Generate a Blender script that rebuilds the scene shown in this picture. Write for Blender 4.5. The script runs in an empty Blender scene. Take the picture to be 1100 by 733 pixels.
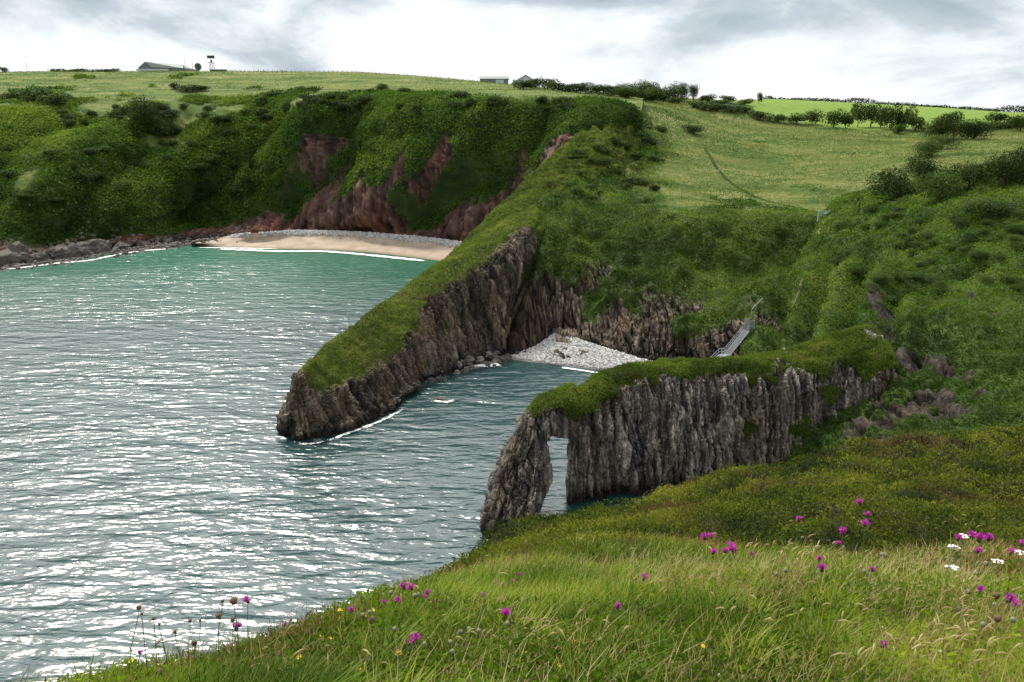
import bpy, math, random
import numpy as np
from mathutils import Vector, Matrix
from mathutils.bvhtree import BVHTree
random.seed(7); rng = np.random.default_rng(7)
C = bpy.context.scene.collection
scene = bpy.context.scene
R = math.radians

# ------------------------------------------------------------------ camera model
W0, H0, F = 1100.0, 733.0, 850.0
PITCH = math.atan((366.5-118.0)/F); CH = 45.0
cp, sp_ = math.cos(PITCH), math.sin(PITCH)
def ray(px, py):
    r = (px-550.0)/F; u = -(py-366.5)/F
    return np.array([r, cp+u*sp_, -sp_+u*cp])
def P(px, py, Y=None, z=None):
    d = ray(px, py)
    if z is not None: t = (z-CH)/d[2]
    else: t = Y/d[1]
    return np.array([0, 0, CH]) + d*t
def project(p):
    """world points (N,3) -> px, py, depth"""
    q = p-np.array([0, 0, CH])
    dep = q[:, 1]*cp-q[:, 2]*sp_
    up = q[:, 1]*sp_+q[:, 2]*cp
    dd = np.where(dep > 1e-3, dep, 1e-3)
    return 550+F*q[:, 0]/dd, 366.5-F*up/dd, dep

# ------------------------------------------------------------------ numpy noise
def _h(ix, iy, iz, seed):
    with np.errstate(over='ignore'):
        n = (ix.astype(np.int64)*374761393+iy.astype(np.int64)*668265263+iz.astype(np.int64)*2147483647+seed*1274126177) & 0xffffffff
        n = ((n ^ (n >> 13))*1274126177) & 0xffffffff
        n = ((n ^ (n >> 16))*2246822519) & 0xffffffff
        n = n ^ (n >> 15)
    return (n & 0xffffff)/float(0xffffff)
def vnoise(p, seed=0):
    i = np.floor(p).astype(np.int64); f = p-i
    f = f*f*f*(f*(f*6-15)+10)
    x, y, z = i[:, 0], i[:, 1], i[:, 2]
    out = 0
    for a in (0, 1):
        wa = f[:, 0] if a else 1-f[:, 0]
        for b in (0, 1):
            wb = f[:, 1] if b else 1-f[:, 1]
            for c in (0, 1):
                wc = f[:, 2] if c else 1-f[:, 2]
                out = out+wa*wb*wc*_h(x+a, y+b, z+c, seed)
    return out*2-1
def fbm(p, scale, oct=4, seed=0, gain=.5):
    s = np.asarray(scale, float); r = 0; a = 1; t = 0
    q = p*s
    for o in range(oct):
        r = r+a*vnoise(q+o*17.3, seed+o*7); t += a; a *= gain; q = q*2.03
    return r/t
def billow(p, scale, oct=3, seed=0):
    s = np.asarray(scale, float); r = 0; a = 1; t = 0; q = p*s
    for o in range(oct):
        r = r+a*(1-np.abs(vnoise(q+o*11.1, seed+o*5)))**1; t += a; a *= .5; q = q*2.1
    return r/t
def worley(p, scale, seed=0):
    """returns F1, F2-F1, cell value"""
    q = p*np.asarray(scale, float); i = np.floor(q).astype(np.int64); f = q-i
    n = len(p); f1 = np.full(n, 9.); f2 = np.full(n, 9.); cv = np.zeros(n)
    for a in (-1, 0, 1):
        for b in (-1, 0, 1):
            for c in (-1, 0, 1):
                x, y, z = i[:, 0]+a, i[:, 1]+b, i[:, 2]+c
                dx = a+_h(x, y, z, seed)-f[:, 0]; dy = b+_h(x, y, z, seed+1)-f[:, 1]; dz = c+_h(x, y, z, seed+2)-f[:, 2]
                d = dx*dx+dy*dy+dz*dz
                m = d < f1
                f2 = np.where(m, f1, np.minimum(f2, d)); cv = np.where(m, _h(x, y, z, seed+3), cv); f1 = np.where(m, d, f1)
    return np.sqrt(f1), np.sqrt(f2)-np.sqrt(f1), cv
def sstep(a, b, x):
    t = np.clip((x-a)/(b-a), 0, 1); return t*t*(3-2*t)

# ------------------------------------------------------------------ mesh helpers
def raw_mesh(name, v, faces, k, mats, attrs=None, smooth=False, mat_idx=None):
    """faces: (N,k) int array"""
    me = bpy.data.meshes.new(name)
    v = np.asarray(v, np.float32); faces = np.asarray(faces, np.int32)
    me.vertices.add(len(v)); me.vertices.foreach_set('co', v.ravel())
    me.loops.add(faces.size); me.loops.foreach_set('vertex_index', faces.ravel())
    me.polygons.add(len(faces))
    me.polygons.foreach_set('loop_start', np.arange(0, faces.size, k, dtype=np.int32))
    me.polygons.foreach_set('loop_total', np.full(len(faces), k, np.int32))
    if mat_idx is not None: me.polygons.foreach_set('material_index', np.asarray(mat_idx, np.int32))
    me.polygons.foreach_set('use_smooth', np.full(len(faces), bool(smooth)))
    for m in (mats if isinstance(mats, (list, tuple)) else [mats]): me.materials.append(m)
    for n, a in (attrs or {}).items():
        at = me.attributes.new(n, 'FLOAT', 'POINT'); at.data.foreach_set('value', np.asarray(a, np.float32))
    me.update(); me.validate()
    return me
def link(name, me, parent=None, loc=None):
    o = bpy.data.objects.new(name, me); C.objects.link(o)
    if parent: o.parent = parent
    if loc is not None: o.location = Vector(loc)
    return o
def tag(o, label=None, cat=None, group=None, kind=None):
    if label: o['label'] = label
    if cat: o['category'] = cat
    if group: o['group'] = group
    if kind: o['kind'] = kind
    return o
def empty(name, loc=(0, 0, 0), rz=0):
    o = bpy.data.objects.new(name, None); C.objects.link(o); o.location = Vector(loc); o.rotation_euler = (0, 0, rz); return o
class MB:
    def __init__(s): s.v = []; s.f = []
    def box(s, c, d, rot=None):
        c = Vector(c); b = len(s.v)
        for x in (-.5, .5):
            for y in (-.5, .5):
                for z in (-.5, .5):
                    q = Vector((x*d[0], y*d[1], z*d[2]))
                    if rot is not None: q = rot @ q
                    s.v.append(tuple(c+q))
        for f in ((0, 1, 3, 2), (4, 6, 7, 5), (0, 4, 5, 1), (2, 3, 7, 6), (0, 2, 6, 4), (1, 5, 7, 3)): s.f.append(tuple(b+i for i in f))
        return s
    def tube(s, pts, rad, n=6, cap=True):
        pts = [Vector(p) for p in pts]
        if not isinstance(rad, (list, tuple)): rad = [rad]*len(pts)
        b = len(s.v)
        for i, p in enumerate(pts):
            d = (pts[min(i+1, len(pts)-1)]-pts[max(i-1, 0)]).normalized()
            a = d.orthogonal().normalized() if abs(d.z) > .99 else d.cross(Vector((0, 0, 1))).normalized()
            e = d.cross(a)
            for k in range(n):
                t = 2*math.pi*k/n; s.v.append(tuple(p+(a*math.cos(t)+e*math.sin(t))*rad[i]))
        for i in range(len(pts)-1):
            for k in range(n):
                s.f.append((b+i*n+k, b+i*n+(k+1) % n, b+(i+1)*n+(k+1) % n, b+(i+1)*n+k))
        if cap:
            s.f.append(tuple(b+k for k in range(n))[::-1]); s.f.append(tuple(b+(len(pts)-1)*n+k for k in range(n)))
        return s
    def lathe(s, prof, n=10, origin=(0, 0, 0), axis=(0, 0, 1)):
        q = Vector((0, 0, 1)).rotation_difference(Vector(axis).normalized()); o = Vector(origin); b = len(s.v)
        for r, z in prof:
            for k in range(n):
                t = 2*math.pi*k/n; s.v.append(tuple(o+q @ Vector((r*math.cos(t), r*math.sin(t), z))))
        for i in range(len(prof)-1):
            for k in range(n): s.f.append((b+i*n+k, b+i*n+(k+1) % n, b+(i+1)*n+(k+1) % n, b+(i+1)*n+k))
        s.f.append(tuple(b+k for k in range(n))[::-1]); s.f.append(tuple(b+(len(prof)-1)*n+k for k in range(n)))
        return s
    def poly(s, pts):
        b = len(s.v); s.v += [tuple(p) for p in pts]; s.f.append(tuple(range(b, b+len(pts)))); return s
    def mesh(s, name, m, smooth=False):
        me = bpy.data.meshes.new(name); me.from_pydata(s.v, [], s.f); me.materials.append(m)
        if smooth:
            me.polygons.foreach_set('use_smooth', [True]*len(me.polygons))
        me.update(); return me
    def build(s, name, m, parent=None, smooth=False): return link(name, s.mesh(name, m, smooth), parent)

# ------------------------------------------------------------------ material helpers
class NT:
    def __init__(s, name):
        s.m = bpy.data.materials.new(name); s.m.use_nodes = True; s.t = s.m.node_tree
        s.t.nodes.clear(); s.out = s.n('ShaderNodeOutputMaterial')
    def n(s, typ, inputs=None, **kw):
        nd = s.t.nodes.new(typ)
        for k, v in kw.items(): setattr(nd, k, v)
        for k, v in (inputs or {}).items(): s.set(nd, k, v)
        return nd
    def set(s, nd, k, v):
        i = nd.inputs[k]
        if hasattr(v, 'outputs'): v = v.outputs[0]
        if hasattr(v, 'links'): s.t.links.new(v, i)
        else: i.default_value = v
    def math(s, op, a, b=0.0, clamp=False):
        nd = s.n('ShaderNodeMath', {0: a, 1: b}, operation=op); nd.use_clamp = clamp; return nd.outputs[0]
    def noise(s, vec, scale, detail=3, rough=.55, dist=0):
        return s.n('ShaderNodeTexNoise', {'Vector': vec, 'Scale': scale, 'Detail': detail, 'Roughness': rough, 'Distortion': dist}).outputs[0]
    def ramp(s, fac, stops, interp='LINEAR'):
        r = s.n('ShaderNodeValToRGB'); r.color_ramp.interpolation = interp
        e = r.color_ramp.elements
        while len(e) < len(stops): e.new(.5)
        for k, (p, c) in enumerate(stops):
            e[k].position = p; e[k].color = (c[0], c[1], c[2], 1) if not isinstance(c, (int, float)) else (c, c, c, 1)
        s.set(r, 0, fac); return r.outputs[0]
    def mix(s, f, a, b, blend='MIX'):
        nd = s.n('ShaderNodeMix', data_type='RGBA', blend_type=blend)
        for k, v in ((0, f), (6, a), (7, b)):
            if isinstance(v, tuple): v = (v[0], v[1], v[2], 1)
            s.set(nd, k, v)
        return nd.outputs[2]
    def pos(s): return s.n('ShaderNodeNewGeometry').outputs['Position']
    def map(s, vec, scale=(1, 1, 1), rot=(0, 0, 0)):
        return s.n('ShaderNodeMapping', {'Vector': vec, 'Scale': scale, 'Rotation': rot}).outputs[0]
    def attr(s, name): return s.n('ShaderNodeAttribute', attribute_name=name).outputs['Fac']
    def principled(s, **kw):
        b = s.n('ShaderNodeBsdfPrincipled')
        for k, v in kw.items():
            k = k.replace('_', ' ')
            if isinstance(v, tuple) and len(v) == 3: v = (v[0], v[1], v[2], 1)
            s.set(b, k, v)
        return b
    def bump(s, h, strength=.5, dist=.1):
        return s.n('ShaderNodeBump', {'Height': h, 'Strength': strength, 'Distance': dist}).outputs[0]
    def done(s, sh):
        s.t.links.new(sh.outputs[0] if hasattr(sh, 'outputs') else sh, s.out.inputs[0]); return s.m

def simple(name, col, rough=.6, metal=0., var=.15, sc=3.):
    t = NT(name); n = t.noise(t.n('ShaderNodeTexCoord').outputs['Object'], sc, 4)
    c = t.mix(n, tuple(x*(1-var) for x in col), tuple(min(1, x*(1+var)) for x in col))
    return t.done(t.principled(Base_Color=c, Roughness=rough, Metallic=metal, Specular_IOR_Level=.1 if rough > .85 else .5))

def rock_color(t, pos, tone):
    """vertically bedded rock; tone: dict with colour stops"""
    v = t.map(pos, (1, 1, .10))
    n1 = t.noise(v, tone.get('s1', .9), 6, .65, .6)
    n2 = t.noise(t.map(pos, (1, 1, .35)), tone.get('s2', .22), 4, .6)
    c = t.ramp(n1, tone['stops'])
    c = t.mix(t.ramp(n2, [(.50, 0.), (.68, 1.)]), c, tone['warm'])
    n3 = t.noise(pos, 2.3, 5, .7)
    c = t.mix(t.ramp(n3, [(.52, 0.), (.72, .75)]), c, tone['dark'])
    n5 = t.noise(t.map(pos, (1.4, 1.4, .5)), 1.7, 5, .75)
    c = t.mix(t.ramp(n5, [(.60, 0.), (.70, tone.get('lich', .5))]), c, tone['pale'])
    return c, n1, n3

def terrain_mat(name, tone, veg_stops, veg_scale=.25, veg2=(.05, .07, .02), fine=3., extra=None, lichen=None):
    t = NT(name); pos = t.pos()
    rc, rn, rn3 = rock_color(t, pos, tone)
    rc = t.mix(1., rc, t.ramp(t.attr('bed'), [(.12, (.22, .22, .23)), (.38, (.50, .48, .46)), (.62, (.80, .76, .70)), (.90, (1.35, 1.30, 1.20))]), 'MULTIPLY')
    # wet dark tide band at the waterline
    sz = t.n('ShaderNodeSeparateXYZ', {0: pos}).outputs[2]
    tide = t.math('ADD', sz, t.math('MULTIPLY', t.noise(pos, .5, 3), 2.4))
    rc = t.mix(t.ramp(t.math('MULTIPLY', tide, .2), [(.35, 1.), (.72, 0.)]), rc, (.018, .016, .014))
    g1 = t.noise(pos, veg_scale, 5, .62); g2 = t.noise(pos, fine, 4, .7)
    vc = t.ramp(t.math('ADD', t.math('MULTIPLY', g1, .65), t.math('MULTIPLY', g2, .35)), veg_stops)
    g3 = t.noise(pos, veg_scale*.4, 3, .5)
    vc = t.mix(t.ramp(g3, [(.5, 0.), (.66, .8)]), vc, veg2)
    if extra: vc = extra(t, pos, vc)
    m = t.math('ADD', t.attr('veg'), t.math('MULTIPLY', t.math('SUBTRACT', t.noise(pos, 1.1, 5, .7), .5), .5))
    m = t.ramp(m, [(.42, 0.), (.56, 1.)])
    col = t.mix(m, rc, vc)
    hb = t.mix(m, rn, g2)
    b1 = t.bump(hb, .9, .6)
    rough = t.mix(m, (.75,)*3, (1.,)*3)
    return t.done(t.principled(Base_Color=col, Roughness=rough, Specular_IOR_Level=.3, Normal=b1))

def leaf_mat(name, stops, transl=.35, rough=.6, nsc=.35, hue=None, spec=.08):
    """stops over per-leaf tint mixed with a soft patchiness in space"""
    t = NT(name); pos = t.pos()
    n = t.noise(pos, nsc, 3, .6)
    f = t.math('ADD', t.math('MULTIPLY', t.attr('tint'), .55), t.math('MULTIPLY', n, .45))
    c = t.ramp(f, stops)
    if hue:
        c = t.mix(t.ramp(t.noise(pos, hue[1], 3, .6), [(hue[2], 0.), (hue[2]+.1, hue[3])]), c, hue[0])
    b = t.principled(Base_Color=c, Roughness=rough, Specular_IOR_Level=spec)
    tr = t.n('ShaderNodeBsdfTranslucent', {'Color': t.mix(1., c, (1.6, 1.7, .9), 'MULTIPLY')})
    return t.done(t.n('ShaderNodeMixShader', {0: transl, 1: b, 2: tr}))

T_RED = dict(lich=.2, stops=[(.3, (.025, .016, .014)), (.45, (.075, .042, .034)), (.6, (.155, .082, .062)), (.75, (.25, .17, .14))],
             warm=(.20, .075, .05), dark=(.03, .03, .03), pale=(.32, .28, .25), s1=.45, s2=.06)
T_GREY = dict(stops=[(.30, (.016, .015, .014)), (.43, (.055, .047, .038)), (.55, (.13, .105, .08)), (.7, (.24, .20, .155))],
              warm=(.13, .085, .045), dark=(.02, .019, .018), pale=(.28, .26, .22), s1=.9, s2=.14)
T_ARCH = dict(stops=[(.30, (.022, .022, .021)), (.41, (.10, .096, .088)), (.52, (.27, .255, .23)), (.66, (.55, .52, .47))],
              warm=(.14, .11, .075), dark=(.025, .023, .02), pale=(.45, .43, .38), s1=1.3, s2=.12, lich=.8)
M = {}
M['far'] = terrain_mat('far_hillside_surface', T_RED, [(.3, (.013, .024, .008)), (.45, (.026, .05, .012)), (.58, (.05, .085, .018)), (.7, (.10, .13, .035))], .10, (.03, .055, .018), 1.2)
def field_extra(t, pos, vc):
    # pasture: pale dry tall grass, greener bands where it is damp
    n = t.noise(t.map(pos, (.5, 1.3, .6)), .09, 5, .62, .5)
    fine = t.noise(t.map(pos, (.35, 1., 1.)), 1.6, 4, .7)
    dry = t.ramp(t.math('ADD', t.math('MULTIPLY', n, .6), t.math('MULTIPLY', fine, .4)),
                 [(.38, (.035, .075, .014)), (.47, (.08, .13, .022)), (.55, (.15, .18, .05)), (.66, (.28, .25, .10))])
    vc = t.mix(t.attr('field'), vc, dry)
    lush = t.ramp(t.noise(pos, .3, 4), [(.3, (.13, .22, .03)), (.7, (.18, .27, .04))])
    return t.mix(t.attr('lush'), vc, lush)
M['mid'] = terrain_mat('cove_slope_surface', T_GREY, [(.3, (.016, .028, .008)), (.45, (.035, .06, .013)), (.58, (.065, .10, .02)), (.7, (.12, .15, .04))], .16, (.04, .07, .018), 1.6, extra=field_extra)
M['far'].node_tree  # keep
T_HEAD = dict(T_GREY, stops=[(.30, (.022, .020, .018)), (.42, (.085, .074, .060)), (.54, (.20, .17, .135)), (.68, (.36, .31, .25))], warm=(.19, .13, .075))
M['head'] = terrain_mat('headland_surface', T_HEAD, [(.3, (.03, .045, .01)), (.45, (.06, .085, .014)), (.58, (.10, .125, .022)), (.7, (.16, .16, .045))], .3, (.10, .085, .03), 2.2)
M['bank'] = terrain_mat('bank_surface', dict(T_GREY, stops=[(.30, (.010, .010, .009)), (.43, (.026, .023, .019)), (.56, (.060, .050, .038)), (.72, (.12, .10, .08))], warm=(.055, .034, .018), pale=(.16, .15, .13)), [(.3, (.016, .03, .007)), (.45, (.035, .065, .012)), (.58, (.065, .11, .018)), (.7, (.12, .16, .035))], .16, (.04, .07, .018), 1.6)
M['arch'] = terrain_mat('arch_rock_surface', T_ARCH, [(.3, (.028, .045, .01)), (.45, (.055, .08, .014)), (.58, (.09, .115, .02)), (.7, (.14, .15, .04))], .3, (.09, .08, .03), 3.)
M['fore'] = terrain_mat('foreground_soil', T_GREY, [(.3, (.018, .022, .008)), (.5, (.035, .042, .012)), (.7, (.06, .06, .02))], 1.2, (.06, .045, .02), 9.)
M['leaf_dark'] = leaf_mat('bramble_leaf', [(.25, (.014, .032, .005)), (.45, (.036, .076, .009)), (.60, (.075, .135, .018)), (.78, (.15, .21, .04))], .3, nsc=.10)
M['leaf_mid'] = leaf_mat('slope_leaf', [(.25, (.018, .042, .005)), (.42, (.048, .098, .009)), (.58, (.10, .165, .018)), (.75, (.19, .24, .045))], .35, nsc=.22, hue=((.11, .10, .03), .09, .62, .5))
M['leaf_head'] = leaf_mat('headland_turf_blade', [(.25, (.035, .05, .01)), (.45, (.068, .110, .014)), (.62, (.12, .17, .024)), (.8, (.21, .23, .055))], .35, nsc=.3, hue=((.15, .13, .05), .15, .60, .5))
M['gorse'] = leaf_mat('gorse_leaf', [(.25, (.012, .020, .006)), (.42, (.040, .062, .010)), (.57, (.11, .135, .016)), (.75, (.23, .23, .038))], .35, nsc=1.3, hue=((.13, .075, .045), .42, .55, .65))
M['pasture'] = leaf_mat('pasture_blade', [(.25, (.035, .075, .014)), (.44, (.085, .135, .028)), (.60, (.19, .20, .07)), (.8, (.36, .31, .15))], .35, nsc=.06)
M['tree'] = leaf_mat('tree_leaf', [(.25, (.010, .020, .006)), (.45, (.022, .042, .010)), (.62, (.042, .075, .016)), (.8, (.08, .12, .03))], .25, nsc=.25)
M['tree2'] = leaf_mat('pale_tree_leaf', [(.25, (.018, .034, .010)), (.45, (.04, .07, .016)), (.62, (.07, .115, .025)), (.8, (.12, .17, .04))], .3, nsc=.25)
M['bark'] = simple('bark', (.07, .055, .04), .9, 0, .4, 4)

# ------------------------------------------------------------------ patches
def interp(Pt, idx):
    """Pt (R,...) samples along axis 0 at float positions idx, monotone cubic"""
    n = Pt.shape[0]
    d = np.diff(Pt, axis=0)
    m = np.zeros_like(Pt)
    m[0] = d[0]; m[-1] = d[-1]
    a, b = d[:-1], d[1:]
    with np.errstate(divide='ignore', invalid='ignore'):
        hm = np.where(a*b > 0, 2*a*b/(a+b), 0)
    m[1:-1] = .5*hm+.5*np.where(a*b > 0, np.sign(a)*np.minimum(np.abs(a+b)/2, 2*np.minimum(np.abs(a), np.abs(b))), 0)
    i = np.clip(np.floor(idx).astype(int), 0, n-2); t = (idx-i).reshape((-1,)+(1,)*(Pt.ndim-1))
    return ((2*t**3-3*t**2+1)*Pt[i]+(t**3-2*t**2+t)*m[i]+(-2*t**3+3*t**2)*Pt[i+1]+(t**3-t**2)*m[i+1])
def subdivide_counts(G, res):
    """per-span counts along axis 0"""
    L = np.linalg.norm(np.diff(G[..., :3], axis=0), axis=-1)
    L = np.percentile(L, 75, axis=1)
    rs = res if hasattr(res, '__len__') else [res]*len(L)
    cnt = [max(2, int(round(l/r))) for l, r in zip(L, rs)]
    idx = np.concatenate([i+np.arange(c)/c for i, c in enumerate(cnt)]+[[len(cnt)]])
    return idx
def grid_normals(G):
    du = np.gradient(G, axis=0); dv = np.gradient(G, axis=1)
    n = np.cross(dv, du); return n/np.maximum(np.linalg.norm(n, axis=-1, keepdims=True), 1e-9)
def grid_faces(nr, nc):
    a = np.arange(nr*nc).reshape(nr, nc)
    return np.stack([a[:-1, :-1].ravel(), a[:-1, 1:].ravel(), a[1:, 1:].ravel(), a[1:, :-1].ravel()], 1)
PATCH = {}
BV = []
def make_patch(name, ctrl, res_r, res_c, disp, mat, label, flip=False, bv=2, smooth=True, oname=None):
    """ctrl (R,C,3+K): xyz + attribute channels"""
    G = np.asarray(ctrl, float)
    ir = subdivide_counts(G, res_r); G2 = interp(G, ir)
    ic = subdivide_counts(np.swapaxes(G, 0, 1), res_c)
    G3 = np.swapaxes(interp(np.swapaxes(G2, 0, 1), ic), 0, 1)
    X = G3[..., :3]; K = G3[..., 3:]
    N = grid_normals(X)
    if flip: N = -N
    nr, nc = X.shape[:2]
    Vn, attrs = disp(X.reshape(-1, 3), N.reshape(-1, 3), K.reshape(nr*nc, -1))
    f = grid_faces(nr, nc)
    if not flip: f = f[:, ::-1]
    me = raw_mesh(name, Vn, f, 4, mat, attrs, smooth)
    o = link(oname or name, me); tag(o, label, kind='structure')
    Vg = Vn.reshape(nr, nc, 3)[::bv, ::bv]
    BV.append((Vg.reshape(-1, 3), grid_faces(*Vg.shape[:2])))
    PATCH[name] = dict(V=Vn.reshape(nr, nc, 3), attrs={k: np.asarray(a).reshape(nr, nc) for k, a in attrs.items()}, flip=flip)
    return o
def rock_disp(p, ang, w=1.2, amp=.8, seed=3, hz=.16):
    """blocky vertical beds; ang = strike direction of the beds"""
    c, s = math.cos(ang), math.sin(ang)
    q = np.stack([p[:, 0]*c+p[:, 1]*s, (-p[:, 0]*s+p[:, 1]*c)*.5, p[:, 2]], 1)
    q = q+np.stack([fbm(p, .08, 3, seed+40)*1.6+.10*p[:, 2], q[:, 1]*0, q[:, 1]*0], 1)
    _, e1, c1 = worley(q, (1/w, 1/(w*2), hz/w), seed)
    _, e2, c2 = worley(q, (2.6/w, 1/w, hz*1.6/w), seed+9)
    d = (c1-.5)*amp*1.1+(c2-.5)*amp*.55
    d -= amp*.5*(1-sstep(0, .12, e1))+amp*.25*(1-sstep(0, .14, e2))
    global BED
    BED = np.clip(.55*c1+.45*c2, 0, 1)
    return d+fbm(p, (.3, .3, .12), 4, seed+20)*amp*.7
BED = None
def block(p, sc, seed):
    _, e, c = worley(p@np.array([[.96, .2, .1], [-.2, .95, .2], [0, -.25, .97]]), (sc, sc, sc*.6), seed)
    return (c-.5)-.4*(1-sstep(0, .15, e))

# ================================================================= TERRAIN
# --- far hillside: back wall of the bay, left slopes and plateau
far_cols = [
 # px, base(py), base z, r2(py,Y), r3(py,Y), r4(py,Y), r5(py,Y), r6(py,Y), rock
 (-260, 312, 0, (262, 232), (185, 250), (118, 300), (97, 360), (82, 470)),
 (-60, 293, 0, (250, 246), (178, 266), (114, 318), (94, 380), (78, 470)),
 (0, 286, 0, (248, 251), (178, 270), (113, 325), (94, 385), (79, 480)),
 (60, 279, 0, (250, 256), (180, 275), (114, 328), (94, 390), (78.3, 480)),
 (120, 269, 0, (246, 269), (180, 286), (115, 334), (93, 390), (78.3, 480)),
 (180, 262, 0, (243, 283), (180, 298), (114, 338), (92, 390), (78.3, 480)),
 (240, 253, 1, (240, 298), (178, 308), (120, 335), (95, 390), (78, 480)),
 (300, 248, 3, (225, 292), (170, 303), (113, 325), (94, 390), (78.3, 480)),
 (340, 249, 3, (200, 288), (160, 295), (109, 310), (92, 385), (79, 480)),
 (380, 250, 3, (190, 283), (150, 289), (108, 300), (92, 380), (79, 480)),
 (430, 254, 3, (190, 275), (150, 282), (107, 292), (93, 370), (82, 480)),
 (480, 258, 3, (190, 267), (150, 274), (107, 284), (94, 360), (86, 470)),
 (520, 264, 3, (200, 257), (150, 266), (107, 278), (95, 350), (90, 460)),
 (560, 270, 2, (200, 249), (150, 259), (108, 272), (97, 340), (94, 440)),
 (600, 276, 1, (200, 243), (150, 253), (110, 268), (99, 330), (98, 430)),
 (640, 282, 0, (200, 238), (150, 250), (114, 264), (103, 330), (102, 430)),
 (690, 288, 0, (200, 236), (155, 250), (122, 264), (107, 330), (106, 430)),
]
def col_far(c):
    px, b, bz, r2, r3, r4, r5, r6 = c
    B = P(px, b, z=bz)
    rows = [B+np.array([0, -4, -5-bz]), B, P(px, *r2), P(px, *r3), P(px, *r4), P(px, *r5), P(px, *r6), P(px, *r6)+np.array([0, 500, -35])]
    left = px < 250
    vegs = [0, .0, (.75 if left else .50), .95 if left else .90, 1, 1, 1, 1]
    fld = [0, 0, 0, 0, .34, 1, 1, 1]
    if left: fld[4] = .5; fld[3] = .12; fld[5] = .85
    return [np.append(p, [v, f]) for p, v, f in zip(rows, vegs, fld)]
ctrl = np.array([col_far(c) for c in far_cols]).swapaxes(0, 1)
def disp_far(p, n, k):
    veg = k[:, 0]; z = p[:, 2]
    face = sstep(0, 8, z)*(1-sstep(42, 50, z))
    left = 1-sstep(-110, -60, p[:, 0])
    # spurs running down to the shore
    s = p[:, 0]*.75+p[:, 1]*.2-z*.55
    rib = np.abs(np.sin(s*.105+fbm(p, .02, 2, 5)*1.6))
    rib2 = np.abs(np.sin(s*.31+fbm(p, .05, 2, 8)*2.0))
    d = face*((.5-rib)*-12.0*(1-.35*left)+(rib2-.5)*1.2)
    st_ = np.stack([s, s*0, z*.22], 1)
    v = veg+(fbm(st_, .11, 5, 31, .6)*1.35+fbm(p, .14, 4, 38)*.35)*face*(1-.8*left)+.22*(.5-rib)*face*(1-left)
    v = np.where(z > 36, np.maximum(v, .9), v)
    v = np.where((z < 9) & (left > .5), veg+fbm(p, .08, 3, 31)*.3, v)
    v = np.clip(v, 0, 1)
    vm = sstep(.4, .6, v)
    slope = 1-sstep(.70, .95, np.abs(n[:, 2]))*(z > 38)
    lump = (billow(p, .14, 4, 3)-.62)*4.0+fbm(p, .6, 3, 4)*.5
    d = d+vm*lump*(.25+.75*slope)*sstep(0, 3, z)
    d = d+(1-vm)*(rock_disp(p, -.3, 1.6, 1.6, 3, .12)+block(p, .3, 95)*1.2)*sstep(-3, 0, z)
    fld = sstep(.25, .75, k[:, 1]+fbm(p, .06, 4, 36)*(.35+.55*left)*(k[:, 1] < .97)*(k[:, 1] > .03))
    V = p+n*d[:, None]*np.array([1, 1, .55])
    return V, dict(veg=v, bed=BED, field=fld, lush=np.zeros(len(p)))
M['far_t'] = terrain_mat('far_slope_surface', T_RED, [(.3, (.012, .024, .007)), (.45, (.024, .048, .011)), (.58, (.045, .08, .016)), (.7, (.08, .12, .03))], .10, (.028, .055, .014), 1.2, extra=field_extra)
make_patch('hillside', ctrl, [2, .8, .8, .8, 1.6, 4, 4, 60], 1.0, disp_far, M['far_t'], 'green hillside and red cliffs round the back of the bay')

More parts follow.
